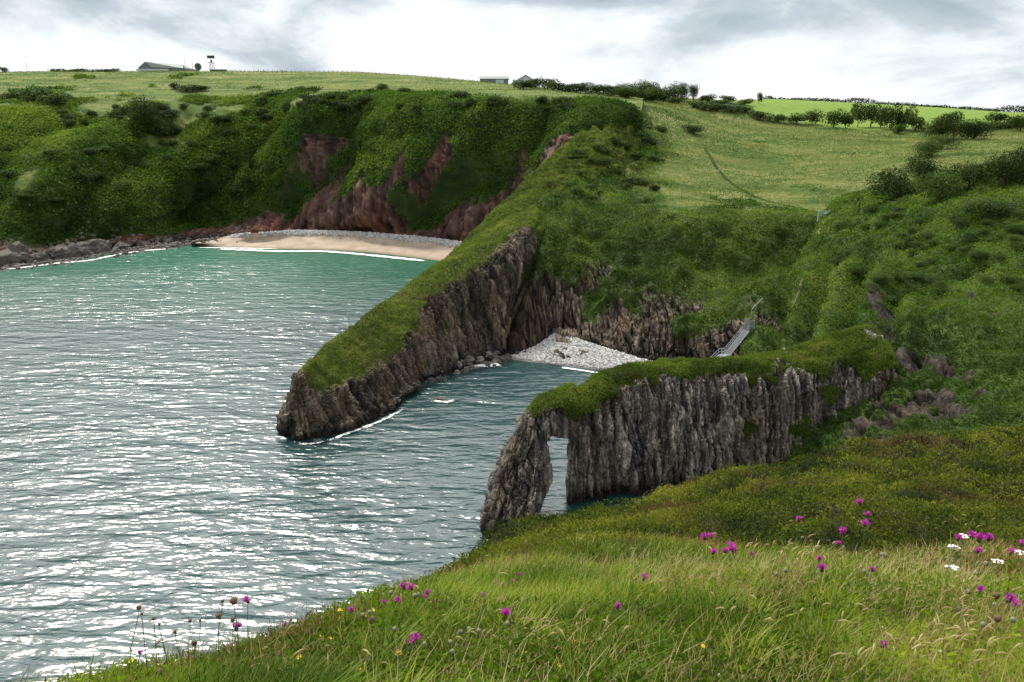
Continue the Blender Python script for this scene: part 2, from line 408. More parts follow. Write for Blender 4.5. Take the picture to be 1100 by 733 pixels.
# --- cove slope, pasture and lush field
cove = [
 # row: list of (px, py, Y or None, z, veg, field, lush)
 [(500, 395, None, -4, 0, 0, 0), (550, 392, None, -4, 0, 0, 0), (575, 386, None, -3, 0, 0, 0), (598, 364, None, -1, 0, 0, 0), (640, 378, None, -2, 0, 0, 0), (695, 394, None, -3, 0, 0, 0), (745, 398, None, -3, 0, 0, 0), (800, 410, None, -3, 0, 0, 0), (900, 420, None, -3, 0, 0, 0), (1150, 430, None, -3, 0, 0, 0)],
 [(505, 390, None, 0, 0, 0, 0), (552, 383, None, 0, 0, 0, 0), (575, 375, None, 1, 0, 0, 0), (600, 357, None, 3.5, 0, 0, 0), (640, 371, None, 2.6, 0, 0, 0), (695, 387, None, 1, .05, 0, 0), (745, 392, None, 0, .05, 0, 0), (800, 398, None, 1, .2, 0, 0), (900, 400, None, 2, .5, 0, 0), (1150, 400, None, 4, .5, 0, 0)],
 [(545, 310, 150, 0, .1, 0, 0), (570, 300, 152, 0, .2, 0, 0), (592, 292, 154, 0, .4, 0, 0), (620, 298, 155, 0, .45, 0, 0), (655, 326, 152, 0, .48, 0, 0), (700, 330, 148, 0, .45, 0, 0), (755, 336, 144, 0, .5, 0, 0), (820, 330, 142, 0, .6, 0, 0), (900, 330, 145, 0, 1, 0, 0), (1150, 330, 140, 0, 1, 0, 0)],
 [(572, 262, 160, 0, .7, 0, 0), (590, 256, 162, 0, .8, 0, 0), (612, 262, 162, 0, .8, 0, 0), (650, 270, 163, 0, .9, 0, 0), (690, 278, 162, 0, .95, 0, 0), (730, 275, 162, 0, 1, 0, 0), (780, 285, 164, 0, 1, 0, 0), (835, 296, 164, 0, 1, 0, 0), (900, 296, 164, 0, 1, 0, 0), (1150, 270, 160, 0, 1, 0, 0)],
 [(580, 235, 170, 0, 1, 0, 0), (605, 232, 172, 0, 1, 0, 0), (640, 236, 174, 0, 1, .15, 0), (680, 236, 177, 0, 1, .3, 0), (720, 236, 178, 0, 1, .3, 0), (760, 232, 180, 0, 1, .3, 0), (820, 229, 182, 0, 1, .3, 0), (882, 233, 180, 0, 1, .3, 0), (940, 235, 178, 0, 1, .3, 0), (1150, 230, 175, 0, 1, .3, 0)],
 [(590, 205, 200, 0, 1, 0, 0), (620, 198, 205, 0, 1, .05, 0), (670, 202, 208, 0, 1, .5, 0), (710, 207, 208, 0, 1, .9, 0), (750, 212, 205, 0, 1, 1, 0), (790, 214, 205, 0, 1, 1, 0), (840, 216, 205, 0, 1, 1, 0), (895, 222, 200, 0, 1, .9, 0), (950, 222, 195, 0, 1, .6, 0), (1150, 210, 190, 0, 1, .6, 0)],
 [(618, 165, 232, 0, 1, 0, 0), (650, 160, 240, 0, 1, .05, 0), (690, 165, 245, 0, 1, .2, 0), (730, 168, 252, 0, 1, .8, 0), (770, 174, 255, 0, 1, 1, 0), (820, 178, 256, 0, 1, 1, 0), (880, 180, 250, 0, 1, 1, 0), (950, 184, 238, 0, 1, 1, 0), (1010, 186, 225, 0, 1, .9, 0), (1200, 180, 205, 0, 1, .9, 0)],
 [(640, 132, 256, 0, 1, .1, 0), (665, 130, 264, 0, 1, .2, 0), (700, 132, 285, 0, 1, .7, 0), (740, 135, 300, 0, 1, 1, 0), (790, 140, 310, 0, 1, 1, 0), (840, 144, 315, 0, 1, 1, 0), (900, 147, 312, 0, 1, 1, 0), (960, 150, 300, 0, 1, 1, 0), (1040, 153, 285, 0, 1, .9, 0), (1240, 150, 265, 0, 1, .9, 0)],
 [(640, 114, 272, 0, 1, .8, 0), (680, 115, 300, 0, 1, 1, 0), (720, 118, 325, 0, 1, 1, 0), (760, 121, 335, 0, 1, 1, 0), (800, 125, 340, 0, 1, .8, 0), (850, 133, 340, 0, 1, .6, .3), (910, 138, 338, 0, 1, .3, .7), (970, 140, 330, 0, 1, .5, .4), (1050, 141, 315, 0, 1, .9, 0), (1270, 140, 300, 0, 1, .9, 0)],
 [(600, 104, 330, 0, 1, 1, 0), (680, 107, 350, 0, 1, 1, 0), (720, 111, 360, 0, 1, 1, 0), (760, 114, 365, 0, 1, .5, 0), (800, 118, 370, 0, 1, .1, .5), (850, 125, 370, 0, 1, 0, 1), (910, 130, 370, 0, 1, 0, 1), (980, 132, 365, 0, 1, 0, 1), (1060, 132, 355, 0, 1, .3, .6), (1290, 130, 345, 0, 1, .9, 0)],
 [(590, 100, 420, 0, 1, 1, 0), (680, 105, 440, 0, 1, 1, 0), (730, 107, 450, 0, 1, .5, .5), (780, 108, 460, 0, 1, 0, 1), (820, 107, 470, 0, 1, 0, 1), (870, 109, 475, 0, 1, 0, 1), (930, 112, 475, 0, 1, 0, 1), (1000, 116, 470, 0, 1, 0, 1), (1090, 121, 460, 0, 1, .0, 1), (1300, 122, 450, 0, 1, .2, .8)],
]
def row(r): return [np.append(P(px, py, Y) if Y else P(px, py, z=z), [v, f, l]) for px, py, Y, z, v, f, l in r]
ctrl = np.array([row(r) for r in cove]+[[np.append(P(a[0], a[1], a[2])+np.array([0, 500, -22]), [1, 1, 0]) for a in cove[-1]]])
def disp_mid(p, n, k):
    veg, fld, lush = k[:, 0], k[:, 1], k[:, 2]; z = p[:, 2]
    v = veg+fbm(p, (.12, .12, .05), 4, 51)*.75*(veg < .93)*sstep(2, 6, z)
    fall = sstep(.2, .9, 1-fld)
    v = np.clip(v, 0, 1); vm = sstep(.4, .6, v)
    near = sstep(265, 240, p[:, 1])
    rib = fbm(p, (.09, .05, .02), 3, 77)*2.8*(1-fld)*(z < 24)
    lump = ((billow(p, .20, 4, 13)-.62)*3.8+fbm(p, .8, 3, 14)*.35)*(.12+.88*fall*near)
    lump += fbm(p, .05, 2, 15)*1.0*fld+fld*fbm(p, (.3, .6, .3), 3, 18)*.3
    cpx, cpy, _ = project(p); cl = np.exp(-((cpx-(577-(cpy-245)*.21))/5.)**2)*sstep(225, 255, cpy)*(1-sstep(372, 390, cpy))
    d = vm*lump*sstep(0, 3, z)+(1-vm)*rock_disp(p, .1, 1.3, 1.3, 23, .1)*sstep(-3, 0, z)+rib-cl*6
    return p+n*d[:, None], dict(veg=v, bed=BED, field=sstep(.2, .8, fld+(fbm(p, .06, 3, 19)*.35+fbm(p, .12, 4, 20)*1.5*(1-sstep(205, 232, p[:, 1]))*sstep(180, 192, p[:, 1]))*(lush < .1)), lush=sstep(.4, .6, lush))
make_patch('cove_slope', ctrl, [.8, .4, .4, .45, .6, .8, 1.2, 1.8, 3, 4, 70], .5, disp_mid, M['mid'], smooth=False, label='green slope, pasture and rock walls around the pebble cove', oname='valley')

# --- headland ridge
hd = [
 # station: front waterline, rock top(px,py,Y), crest(px,py,Y), back waterline offset
 (((311, 468), (310, 453, 104.5), (308, 442, 105)), 2, (.0, .0, .0)),
 (((322, 474), (318, 430, 104.5), (316, 411, 106)), 6, (.0, .05, .15)),
 (((345, 470), (337, 420, 107), (329, 394, 109)), 8, (.0, .3, .7)),
 (((378, 461), (375, 410, 113), (352, 371, 118)), 11, (.0, .45, 1)),
 (((408, 447), (402, 396, 119), (380, 351, 125)), 13, (.0, .45, 1)),
 (((438, 426), (428, 368, 127), (408, 330, 133)), 15, (.0, .45, 1)),
 (((455, 410), (452, 335, 134), (435, 311, 140)), 17, (.0, .45, 1)),
 (((482, 400), (478, 312, 140), (462, 290, 149)), 20, (.0, .45, 1)),
 (((512, 392), (508, 292, 146), (490, 270, 160)), 24, (.0, .45, 1)),
 (((535, 386), (540, 270, 152), (518, 244, 175)), 28, (.0, .45, 1)),
 (((552, 376), (574, 246, 158), (545, 218, 192)), 34, (.0, .5, 1)),
 (((575, 376), (596, 235, 178), (572, 192, 210)), 38, (.0, 1, 1)),
 (((600, 390), (625, 205, 200), (602, 163, 232)), 42, (.3, 1, 1)),
 (((630, 390), (655, 165, 230), (632, 136, 250)), 44, (.3, 1, 1)),
 (((650, 390), (690, 132, 262), (655, 120, 266)), 46, (.3, 1, 1)),
]
cols = []
for (w, rt, cr), bk, vg in hd:
    A = P(w[0], w[1], z=0); B = P(*rt); Cc = P(*cr)
    out = A-Cc; out[2] = 0; out /= np.linalg.norm(out)
    ax = np.array([-.55, -.8, 0])
    side = np.array([-.88, .47, 0]); side /= np.linalg.norm(side)
    zc = Cc[2]
    mid = (B*.45+Cc*.55)+np.array([0, 0, .04*zc])
    back1 = Cc+side*bk*.22+np.array([0, 0, -zc*.30])
    back = Cc+side*bk*.6; back[2] = -1
    b2 = Cc+side*(bk*.7+3); b2[2] = -6
    bot = A+out*2.5; bot[2] = -5
    low = A*.55+B*.45+out*.2
    cols.append([np.append(q, [v, 0, 0]) for q, v in ((bot, 0), (A, 0), (low, .05), (B, vg[1]), (mid, max(vg[2], vg[1])), (Cc, vg[2]), (back1, vg[2]), (back, 0), (b2, 0))])
capc = [c_.copy() for c_ in cols[0]]; cen = P(303, 468, z=0)
for c_ in capc: c_[:2] = cen[:2]*.8+c_[:2]*.0+cols[0][4][:2]*.2; c_[2] *= .8
cols.insert(0, capc)
ctrl = np.array(cols).swapaxes(0, 1)
def disp_head(p, n, k):
    veg = k[:, 0]; z = p[:, 2]
    v = veg+fbm(p, (.16, .16, .10), 5, 61)*.55*(veg > .12)*(veg < .97)
    v = np.where(veg <= .12, veg+np.maximum(0, fbm(p, .25, 4, 62)-.25)*1.3*sstep(4, 9, z), v)
    v = np.clip(v, 0, 1); vm = sstep(.4, .6, v)
    up = np.clip(p[:, 1]-150, 0, 60)/60
    lump = (billow(p, .3, 4, 13)-.68)*(.8+2.2*up)+fbm(p, 1.0, 3, 14)*.22
    d = vm*lump+(1-vm)*(rock_disp(p, .98, .6, .5, 33, .07)+rock_disp(p, .98, 3.5, 1.0, 35, .3)*.6+fbm(p, (.09, .09, .03), 3, 90)*1.6+block(p, .55, 91)*.5+block(p, 1.3, 92)*.35)*sstep(-3, 1, z)
    cpx, cpy, _ = project(p); cl = np.exp(-((cpx-(577-(cpy-245)*.21))/4.5)**2)*sstep(232, 255, cpy)*(1-sstep(372, 390, cpy))
    d = d-cl*4.5
    # small ledge at the tide line
    d += (1-vm)*np.exp(-((z-.7)/.9)**2)*(.7+1.2*fbm(p, .3, 3, 7))
    return p+n*d[:, None], dict(veg=v, bed=BED, field=k[:, 1], lush=k[:, 2])
make_patch('headland', ctrl, [.8, .22, .22, .25, .3, .5, .8, 1.5], .22, disp_head, M['head'], smooth=False, label='long sloping headland ridge of upright rock beds under turf')

# --- right hillside above the arch
rh = [
 [(900, 215, 215), (935, 205, 215), (985, 196, 200), (1040, 185, 190), (1100, 178, 185), (1300, 165, 180)],
 [(888, 231, 178), (925, 224, 176), (975, 212, 165), (1030, 200, 158), (1100, 188, 152), (1300, 170, 146)],
 [(876, 262, 158), (915, 250, 152), (965, 240, 144), (1025, 228, 138), (1100, 215, 132), (1300, 195, 126)],
 [(862, 300, 148), (900, 292, 140), (955, 285, 131), (1020, 268, 124), (1100, 255, 118), (1300, 235, 112)],
 [(836, 345, 138), (878, 345, 128), (940, 330, 119), (1010, 312, 113), (1100, 298, 108), (1300, 280, 102)],
 [(802, 384, 131), (852, 388, 118), (915, 372, 110), (990, 350, 105), (1100, 340, 100), (1300, 330, 95)],
 [(790, 402, 128), (850, 415, 110), (905, 405, 102), (980, 388, 97), (1100, 385, 93), (1300, 375, 88)],
 [(800, 440, 112), (860, 450, 98), (930, 440, 92), (1000, 430, 88), (1100, 430, 86), (1300, 420, 82)],
 [(850, 520, 88), (890, 510, 84), (940, 490, 82), (1010, 480, 79), (1100, 478, 77), (1300, 470, 74)],
 [(850, 590, 74), (900, 590, 73), (960, 575, 71), (1020, 560, 69), (1100, 560, 67), (1300, 550, 66)],
]
rows = []
vegr = [1, 1, 1, 1, 1, .95, .9, .84, .8, .6]
for r, vg in zip(rh, vegr):
    pts = [P(*q) for q in r]
    e = pts[0]
    # left flank curling down to the cove
    e1 = e+np.array([-.8, 3., -5 if e[2] > 6 else -2.5]); e2 = e+np.array([-3.5, 13, 0]); e2[2] = min(1.0, e[2]-7); e2[2] = max(e2[2], -4)
    rows.append([np.append(q, [v, 0, 0]) for q, v in zip([e2, e1]+pts, [vg*.7, vg]+[vg if i != 0 else vg*.95 for i in range(6)])])
ctrl = np.array(rows)
def disp_rh(p, n, k):
    veg = k[:, 0]; z = p[:, 2]; x = p[:, 0]
    px, py, dep = project(p)
    v = veg+fbm(p, (.14, .14, .09), 4, 71)*.5*(veg < .95)
    # exposed crags
    for (cx, cy, rx, ry, a) in ((948, 338, 11, 30, 1.2), (1000, 395, 60, 20, .45), (922, 445, 36, 50, 1.0), (1000, 398, 70, 9, .8), (1045, 425, 60, 8, .8), (985, 445, 50, 9, .7), (1072, 338, 30, 8, .7), (1040, 320, 14, 10, .7), (840, 375, 8, 30, .8), (865, 350, 5, 40, .5), (985, 440, 40, 16, .35)):
        v = v-a*.85*np.exp(-((px-cx)/rx)**2-((py-cy)/ry)**2)*(.75+1.6*fbm(p, .45, 4, 72))
    v = np.clip(v, 0, 1); vm = sstep(.4, .6, v)
    # gullies running down the left-hand face
    g = np.sin((px+(py-330)*.22)*.155+fbm(p, .05, 2, 73)*2.5)
    gm = sstep(262, 310, py)*(1-sstep(385, 420, py))*(1-sstep(950, 1010, px))
    lump = (billow(p, .22, 4, 113)-.62)*2.7+fbm(p, .9, 3, 114)*.45
    d = vm*lump+(1-vm)*rock_disp(p, .0, 1.0, 1.3, 43, .3)+g*2.2*gm
    d -= 1.8*np.exp(-((px-(893-(py-235)*.18))/7)**2)*gm*0
    return p+n*d[:, None], dict(veg=v, bed=BED, field=k[:, 1], lush=k[:, 2])
make_patch('right_hillside', ctrl, [1.2, .6, .45, .4, .35, .35, .35, .35, .6], .38, disp_rh, M['bank'], 'bushy green hillside dropping to the rock arch', flip=True, oname='bank')

# --- sea arch wall (closed volume, voxel-remeshed, then cut into upright beds)
def ring_solid(stations, n=20):
    """stations: list of (cx, cy, z, rx, ry, rot)"""
    mb = MB(); b = 0
    for (cx, cy, z, rx, ry, rot) in stations:
        for k in range(n):
            t = 2*math.pi*k/n; ct, st = math.cos(t), math.sin(t)
            e = .55
            x = rx*math.copysign(abs(ct)**e, ct); y = ry*math.copysign(abs(st)**e, st)
            c, s = math.cos(rot), math.sin(rot)
            mb.v.append((cx+x*c-y*s, cy+x*s+y*c, z))
    for i in range(len(stations)-1):
        for k in range(n): mb.f.append((i*n+k, i*n+(k+1) % n, (i+1)*n+(k+1) % n, (i+1)*n+k))
    mb.f.append(tuple(range(n))[::-1]); mb.f.append(tuple((len(stations)-1)*n+k for k in range(n)))
    return mb
def wall_solid(st):
    """horizontal loft: st = list of (px, py_top, py_bot or None(z=-4), Ytop, thick)"""
    mb = MB()
    for (px, pt, pb, Y, th) in st:
        T = P(px, pt, Y)
        zb = -4. if pb is None else P(px, pb, Y)[2]
        z0, z1 = zb, T[2]; h = z1-z0
        yc = Y+th*.5; hx = T[0]
        prof = [(-.5, 0), (-.5, .45), (-.46, .80), (-.36, .93), (-.15, 1.0), (.15, 1.0), (.38, .92), (.5, .75), (.5, .4), (.5, 0)]
        for (a, b) in prof:
            zz = z0+h*b
            lean = (1-b)*(-1.0 if pb is None else 0)
            mb.v.append((hx*(1.0), yc+a*th+lean, zz))
    n = 10
    for i in range(len(st)-1):
        for k in range(n): mb.f.append((i*n+k, i*n+(k+1) % n, (i+1)*n+(k+1) % n, (i+1)*n+k))
    mb.f.append(tuple(range(n))[::-1]); mb.f.append(tuple((len(st)-1)*n+k for k in range(n)))
    return mb
# main wall from the arch opening rightward
wall = wall_solid([(612, 443, None, 85, 4), (617, 433, None, 85, 6), (640, 417, None, 86, 7), (680, 407, None, 87.5, 8), (720, 401, None, 89, 8), (770, 401, None, 90.5, 8),
                   (820, 396, None, 92, 8), (860, 392, None, 93, 9), (890, 384, None, 94, 10), (930, 374, None, 94, 12), (970, 372, None, 93, 14)])
top = wall_solid([(572, 452, 474, 83.5, 4.5), (580, 440, 474, 83.6, 5), (592, 434, 471, 84, 5), (604, 430, 471, 84.5, 5.5), (618, 424, 475, 85, 5.5)])
def pil(zs):
    st = []
    for (z, pxl, pxr, Y, ry) in zs:
        d = math.hypot(Y, 0)
        k = (Y*cp+(CH-z)*sp_)/F
        xl, xr = (pxl-550)*k, (pxr-550)*k
        st.append(((xl+xr)/2, Y, z, (xr-xl)/2, ry, -.1))
    return ring_solid(st)
pillar = pil([(-4, 514, 572, 81, 5.0), (0, 517, 574, 81, 4.6), (2.5, 524, 587, 82, 4.2), (4.5, 531, 592, 83, 3.6), (7, 541, 589, 84, 3.0), (9, 552, 585, 85, 2.6), (10.6, 560, 587, 85.6, 2.4), (11.6, 567, 590, 86, 2.2), (12.3, 574, 592, 86.2, 1.8)])
arch_me = MB()
for m_ in (wall, top, pillar):
    b = len(arch_me.v); arch_me.v += m_.v; arch_me.f += [tuple(i+b for i in f) for f in m_.f]
tmp = link('sea_arch', arch_me.mesh('sea_arch_block', M['arch']))
import bmesh
bm = bmesh.new(); bm.from_mesh(tmp.data); bmesh.ops.recalc_face_normals(bm, faces=bm.faces); bm.to_mesh(tmp.data); bm.free()
md = tmp.modifiers.new('r', 'REMESH'); md.mode = 'VOXEL'; md.voxel_size = .13
dg = bpy.context.evaluated_depsgraph_get(); ev = tmp.evaluated_get(dg).to_mesh()
nv = len(ev.vertices); Va = np.empty(nv*3, np.float32); ev.vertices.foreach_get('co', Va); Va = Va.reshape(-1, 3).astype(float)
Na = np.empty(nv*3, np.float32); ev.vertices.foreach_get('normal', Na); Na = Na.reshape(-1, 3).astype(float)
fa = np.array([list(q.vertices) for q in ev.polygons if len(q.vertices) == 4], np.int32)
bpy.data.objects.remove(tmp)
topz = np.interp(Va[:, 0], *zip(*sorted([(P(a[0], a[1], a[3])[0], P(a[0], a[1], a[3])[2]) for a in [(540, 500, 0, 84), (566, 452, 0, 83.5), (592, 436, 0, 84), (613, 433, 0, 85), (640, 417, 0, 86), (680, 407, 0, 87.5), (720, 401, 0, 89), (770, 400, 0, 90.5), (820, 396, 0, 92), (890, 384, 0, 94), (970, 372, 0, 93)]])))
apx, apy, _ = project(Va)
below = topz-Va[:, 2]
capd = np.interp(apx, [520, 570, 605, 625, 690, 760, 840, 900, 960], [.2, .35, .6, 2.4, 1.2, .7, .7, 2.0, 5.0])
va = .5+.55*np.clip((capd-below)/capd, -2, .8)+fbm(Va, (.45, .45, .25), 5, 81)*.95
va = va-.95*(1-sstep(556, 590, apx))
va += .35*(Na[:, 2]-.5)*(apx < 640)
va -= .8*np.exp(-((apx-930)/22)**2-((apy-450)/35)**2)
va = np.clip(np.maximum(va, .75*sstep(.28, .5, fbm(Va, (.3, .3, .3), 4, 82))*(apx > 800)), 0, 1)
vm = sstep(.4, .6, va)
isw = sstep(600, 612, apx)
dw = rock_disp(Va, .05, .5, .7, 53, .075)+rock_disp(Va, .05, 2.4, 1.1, 54, .35)*.6+block(Va, .5, 57)*.5+block(Va, 1.2, 58)*.25; rock_disp(Va, .05, .5, .95, 53, .055)
bw = BED; dp = rock_disp(Va, -.3, .7, .7, 55, .25)+block(Va, .8, 56)*.7; bw = bw*isw+(BED*.75-.05)*(1-isw)
da = vm*((billow(Va, .45, 4, 83)-.68)*.9+fbm(Va, 1.6, 2, 84)*.12)+(1-vm)*(dw*isw+dp*(1-isw))*np.clip(1-np.abs(Na[:, 2])*.4, .3, 1)
hole = np.exp(-((apx-602)/20)**2)*(apy > 450)*(apy < 600)
Vd = Va+Na*(da*(1-.65*hole))[:, None]
me = raw_mesh('sea_arch', Vd, fa, 4, M['arch'], dict(veg=va, bed=bw, field=0*va, lush=0*va), False)
tag(link('sea_arch', me), 'natural rock arch at the end of a wall of upright beds, grass on top', kind='structure')
ARCH = (Vd, fa, va)
BV.append((Vd, fa))

# --- foreground brow
fg = [
 [(-500, 1000, 1.0), (0, 1000, 1.0), (250, 1000, 1.0), (450, 1000, 1.0), (700, 1000, 1.0), (900, 1000, 1.0), (1100, 1000, 1.0), (1700, 1000, 1.0)],
 [(-300, 870, 1.6), (-20, 835, 1.75), (250, 790, 1.75), (450, 780, 1.8), (650, 775, 1.85), (850, 770, 1.9), (1100, 765, 1.9), (1500, 760, 1.9)],
 [(-160, 850, 2.0), (90, 768, 2.2), (260, 738, 2.4), (450, 700, 2.6), (650, 695, 2.6), (850, 690, 2.7), (1100, 680, 2.8), (1450, 670, 2.8)],
 [(-100, 860, 2.4), (120, 757, 2.6), (280, 710, 3.0), (450, 655, 3.4), (620, 650, 3.4), (850, 640, 3.6), (1100, 625, 3.8), (1400, 610, 3.8)],
 [(-80, 880, 2.8), (150, 764, 3.0), (310, 702, 3.6), (455, 644, 4.4), (610, 612, 4.8), (850, 600, 5.0), (1100, 585, 5.2), (1350, 575, 5.2)],
 [(-60, 950, 3.2), (170, 840, 3.4), (340, 730, 4.2), (450, 650, 5.6), (600, 585, 7.0), (850, 562, 7.5), (1100, 548, 8.0), (1350, 535, 8.0)],
 [(-60, 960, 3.6), (180, 900, 3.8), (360, 790, 5.0), (470, 625, 8.0), (600, 563, 10), (850, 530, 12), (1100, 508, 13), (1350, 495, 13)],
 [(-60, 1100, 4), (180, 1050, 4.2), (380, 900, 6.0), (505, 614, 10.5), (640, 544, 13), (850, 500, 17), (1100, 474, 20), (1350, 450, 21)],
 [(-60, 1300, 5), (180, 1200, 5), (420, 1000, 8), (525, 608, 12), (690, 527, 15.5), (860, 493, 20), (1100, 464, 24), (1350, 440, 25)],
 [(-60, 1400, 6), (180, 1300, 7), (440, 1050, 11), (545, 660, 14), (700, 590, 18), (870, 540, 23), (1100, 500, 28), (1350, 470, 30)],
]
rows = [[np.append(P(*q), [1, 0, 0]) for q in r] for r in fg]
last = rows[-1]
for dy, z, v in ((4, 18, .5), (6, 6, .2), (8, -4, 0)):
    rows.append([np.append(np.array([q[0]*1.2, q[1]+dy+i*.8, z]), [v, 0, 0]) for i, q in enumerate(last)])
ctrl = np.array(rows)
def disp_fg(p, n, k):
    dist = np.hypot(p[:, 0], p[:, 1]); px, py, _ = project(p)
    gorse = sstep(4.7, 6.6, dist+fbm(p, .5, 3, 96)*.8)
    d = gorse*((billow(p, .38, 4, 93)-.64)*1.0*0+(billow(p, .38, 4, 93)-.80)*(.75+1.2*sstep(7, 18, dist))+fbm(p, 1.5, 3, 94)*.16)+(1-gorse)*(fbm(p, 1.4, 3, 95)*.10)
    d *= sstep(1.5, 3, dist)
    return p+n*d[:, None], dict(veg=k[:, 0], bed=0*gorse+.5, field=gorse, lush=0*gorse)
make_patch('foreground', ctrl, [.15, .1, .08, .08, .08, .1, .12, .15, .2, .6, 1, 1], [.15, .08, .08, .08, .08, .08, .15], disp_fg, M['fore'], 'grassy brow of the cliff under the camera', oname='ground', bv=1)

# --- bay beach and cove beach
t = NT('beach_sand'); pos = t.pos()
cs = t.ramp(t.noise(pos, .25, 4), [(.3, (.28, .215, .16)), (.7, (.42, .345, .27))])
zz = t.n('ShaderNodeSeparateXYZ', {0: pos}).outputs[2]
cs = t.mix(t.ramp(zz, [(.05, 1.), (.40, 0.)]), cs, (.17, .125, .08))
M['sand'] = t.done(t.principled(Base_Color=cs, Roughness=.85, Normal=t.bump(t.noise(pos, 4, 4), .3, .1)))
bay_px = [205, 235, 270, 320, 380, 430, 470, 520, 580]
wl = [262, 266, 267, 268, 270, 275, 280, 288, 300]
bk = [261, 257, 252, 249, 250.5, 254, 258, 265, 272]
rows = [[np.append(P(x, y+5, z=-1.2), [0, 0, 0]) for x, y in zip(bay_px, wl)],
        [np.append(P(x, y, z=0.02), [0, 0, 0]) for x, y in zip(bay_px, wl)],
        [np.append(P(x, y*.45+b*.55, z=1.3), [0, 0, 0]) for x, y, b in zip(bay_px, wl, bk)],
        [np.append(P(x, b-1.5, z=.3 if x < 210 else (1.5 if x < 240 else 4.0)), [0, 0, 0]) for x, b in zip(bay_px, bk)]]
def disp_b(p, n, k): return p+np.array([0, 0, 1.])*(fbm(p, .15, 3, 5)*.12)[:, None], {}
make_patch('beach', np.array(rows), .8, 1.5, disp_b, M['sand'], 'pale sand beach at the head of the bay', bv=1)
M['shingle_bed'] = simple('shingle_bed', (.22, .21, .20), .8, 0, .4, 2.)
cpx = [550, 575, 600, 625, 655, 690, 730]
cwl = [387, 390, 393, 396, 400, 406, 412]; cbk = [382, 372, 358, 366, 375, 386, 396]; cbz = [.6, 1.6, 3.6, 3.2, 2.6, 1.6, 1.0]
rows = [[np.append(P(x, y+7, z=-1.5), [0]) for x, y in zip(cpx, cwl)], [np.append(P(x, y, z=-.05), [0]) for x, y in zip(cpx, cwl)],
        [np.append(P(x, b+1.5, z=z*.9), [0]) for x, b, z in zip(cpx, cbk, cbz)], [np.append(P(x, b-.3, z=z*.95), [0]) for x, b, z in zip(cpx, cbk, cbz)]]
make_patch('cove_beach', np.array(rows), .5, .5, disp_b, M['shingle_bed'], 'grey pebble beach inside the cove', bv=1, oname='shore')

# ------------------------------------------------------------------ ray casting on the land
allv = []; allf = []; b = 0
for v, f in BV:
    allv.append(v); allf.append(f+b); b += len(v)
bvh = BVHTree.FromPolygons([Vector(q) for q in np.concatenate(allv)], [tuple(q) for q in np.concatenate(allf).tolist()])
def hit(px, py):
    d = ray(px, py); l = bvh.ray_cast(Vector((0, 0, CH)), Vector(d).normalized())
    return l[0], l[1]
def ground_z(x, y, z0=90):
    l = bvh.ray_cast(Vector((x, y, z0)), Vector((0, 0, -1))); return l[0].z if l[0] else 0.
def skyline(px, y0=60, y1=140):
    y = y0
    while y < y1:
        h, _ = hit(px, y)
        if h: return h, y
        y += .4
    return None, None

# ------------------------------------------------------------------ scattered foliage (ground cover that reads as one mass)
def sample_patch(name, n, wfun):
    pt = PATCH[name]; V = pt['V']; a = V[:-1, :-1].reshape(-1, 3); bb = V[:-1, 1:].reshape(-1, 3); c = V[1:, 1:].reshape(-1, 3); d = V[1:, :-1].reshape(-1, 3)
    cr = np.cross(c-a, d-bb); area = np.linalg.norm(cr, axis=1)*.5
    nn = cr/np.maximum(np.linalg.norm(cr, axis=1, keepdims=True), 1e-9)
    nn = np.where((nn[:, 2:3] < 0), -nn, nn)
    mid = (a+bb+c+d)/4; px, py, dep = project(mid)
    at = {k: x[:-1, :-1].ravel() for k, x in pt['attrs'].items()}
    inside = (px > -110) & (px < 1210) & (py > -40) & (py < 800) & (dep > .5)
    facing = ((np.array([0, 0, CH])-mid)*nn).sum(1)/np.linalg.norm(mid-np.array([0, 0, CH]), axis=1)
    w = area*inside*wfun(mid, nn, at, px, py, dep)*(facing > -.35)
    w = w/w.sum()
    i = rng.choice(len(w), n, p=w); u = rng.random((n, 1)); v = rng.random((n, 1))
    p = a[i]*(1-u)*(1-v)+bb[i]*u*(1-v)+c[i]*u*v+d[i]*(1-u)*v
    return p, nn[i], dep[i], px[i], py[i]
def unit(v): return v/np.maximum(np.linalg.norm(v, axis=1, keepdims=True), 1e-9)
def leaves(p, n, size, lift, aspect=.55, nb=.7, upright=0.):
    """4-corner leaf clumps; returns verts, faces"""
    k = len(p); size = np.broadcast_to(np.asarray(size, float), (k,)); lift = np.broadcast_to(np.asarray(lift, float), (k,))
    ln = unit(n*nb+unit(rng.normal(size=(k, 3))))
    u = unit(np.cross(ln, rng.normal(size=(k, 3)))+np.array([0, 0, upright])); w = unit(np.cross(ln, u))
    c = p+n*(lift*rng.random(k))[:, None]+rng.normal(size=(k, 3))*(size*.3)[:, None]
    s = (size*(.6+.8*rng.random(k)))[:, None]
    bend = ln*s*.12
    V = np.stack([c-u*s*.5-bend, c+w*s*aspect*.5, c+u*s*.5-bend, c-w*s*aspect*.5], 1).reshape(-1, 3)
    return V, np.arange(k*4).reshape(k, 4)
def cover(name, V, F, mat, tint, label, cat):
    me = raw_mesh(name, V, F, 4, mat, dict(tint=np.repeat(tint, 4)), False)
    return tag(link(name, me), label, cat, kind='stuff')
def tint_of(p, sc, seed, spread=.35): return np.clip(.5+fbm(p, sc, 3, seed)*.6+(rng.random(len(p))-.5)*spread, 0, 1)

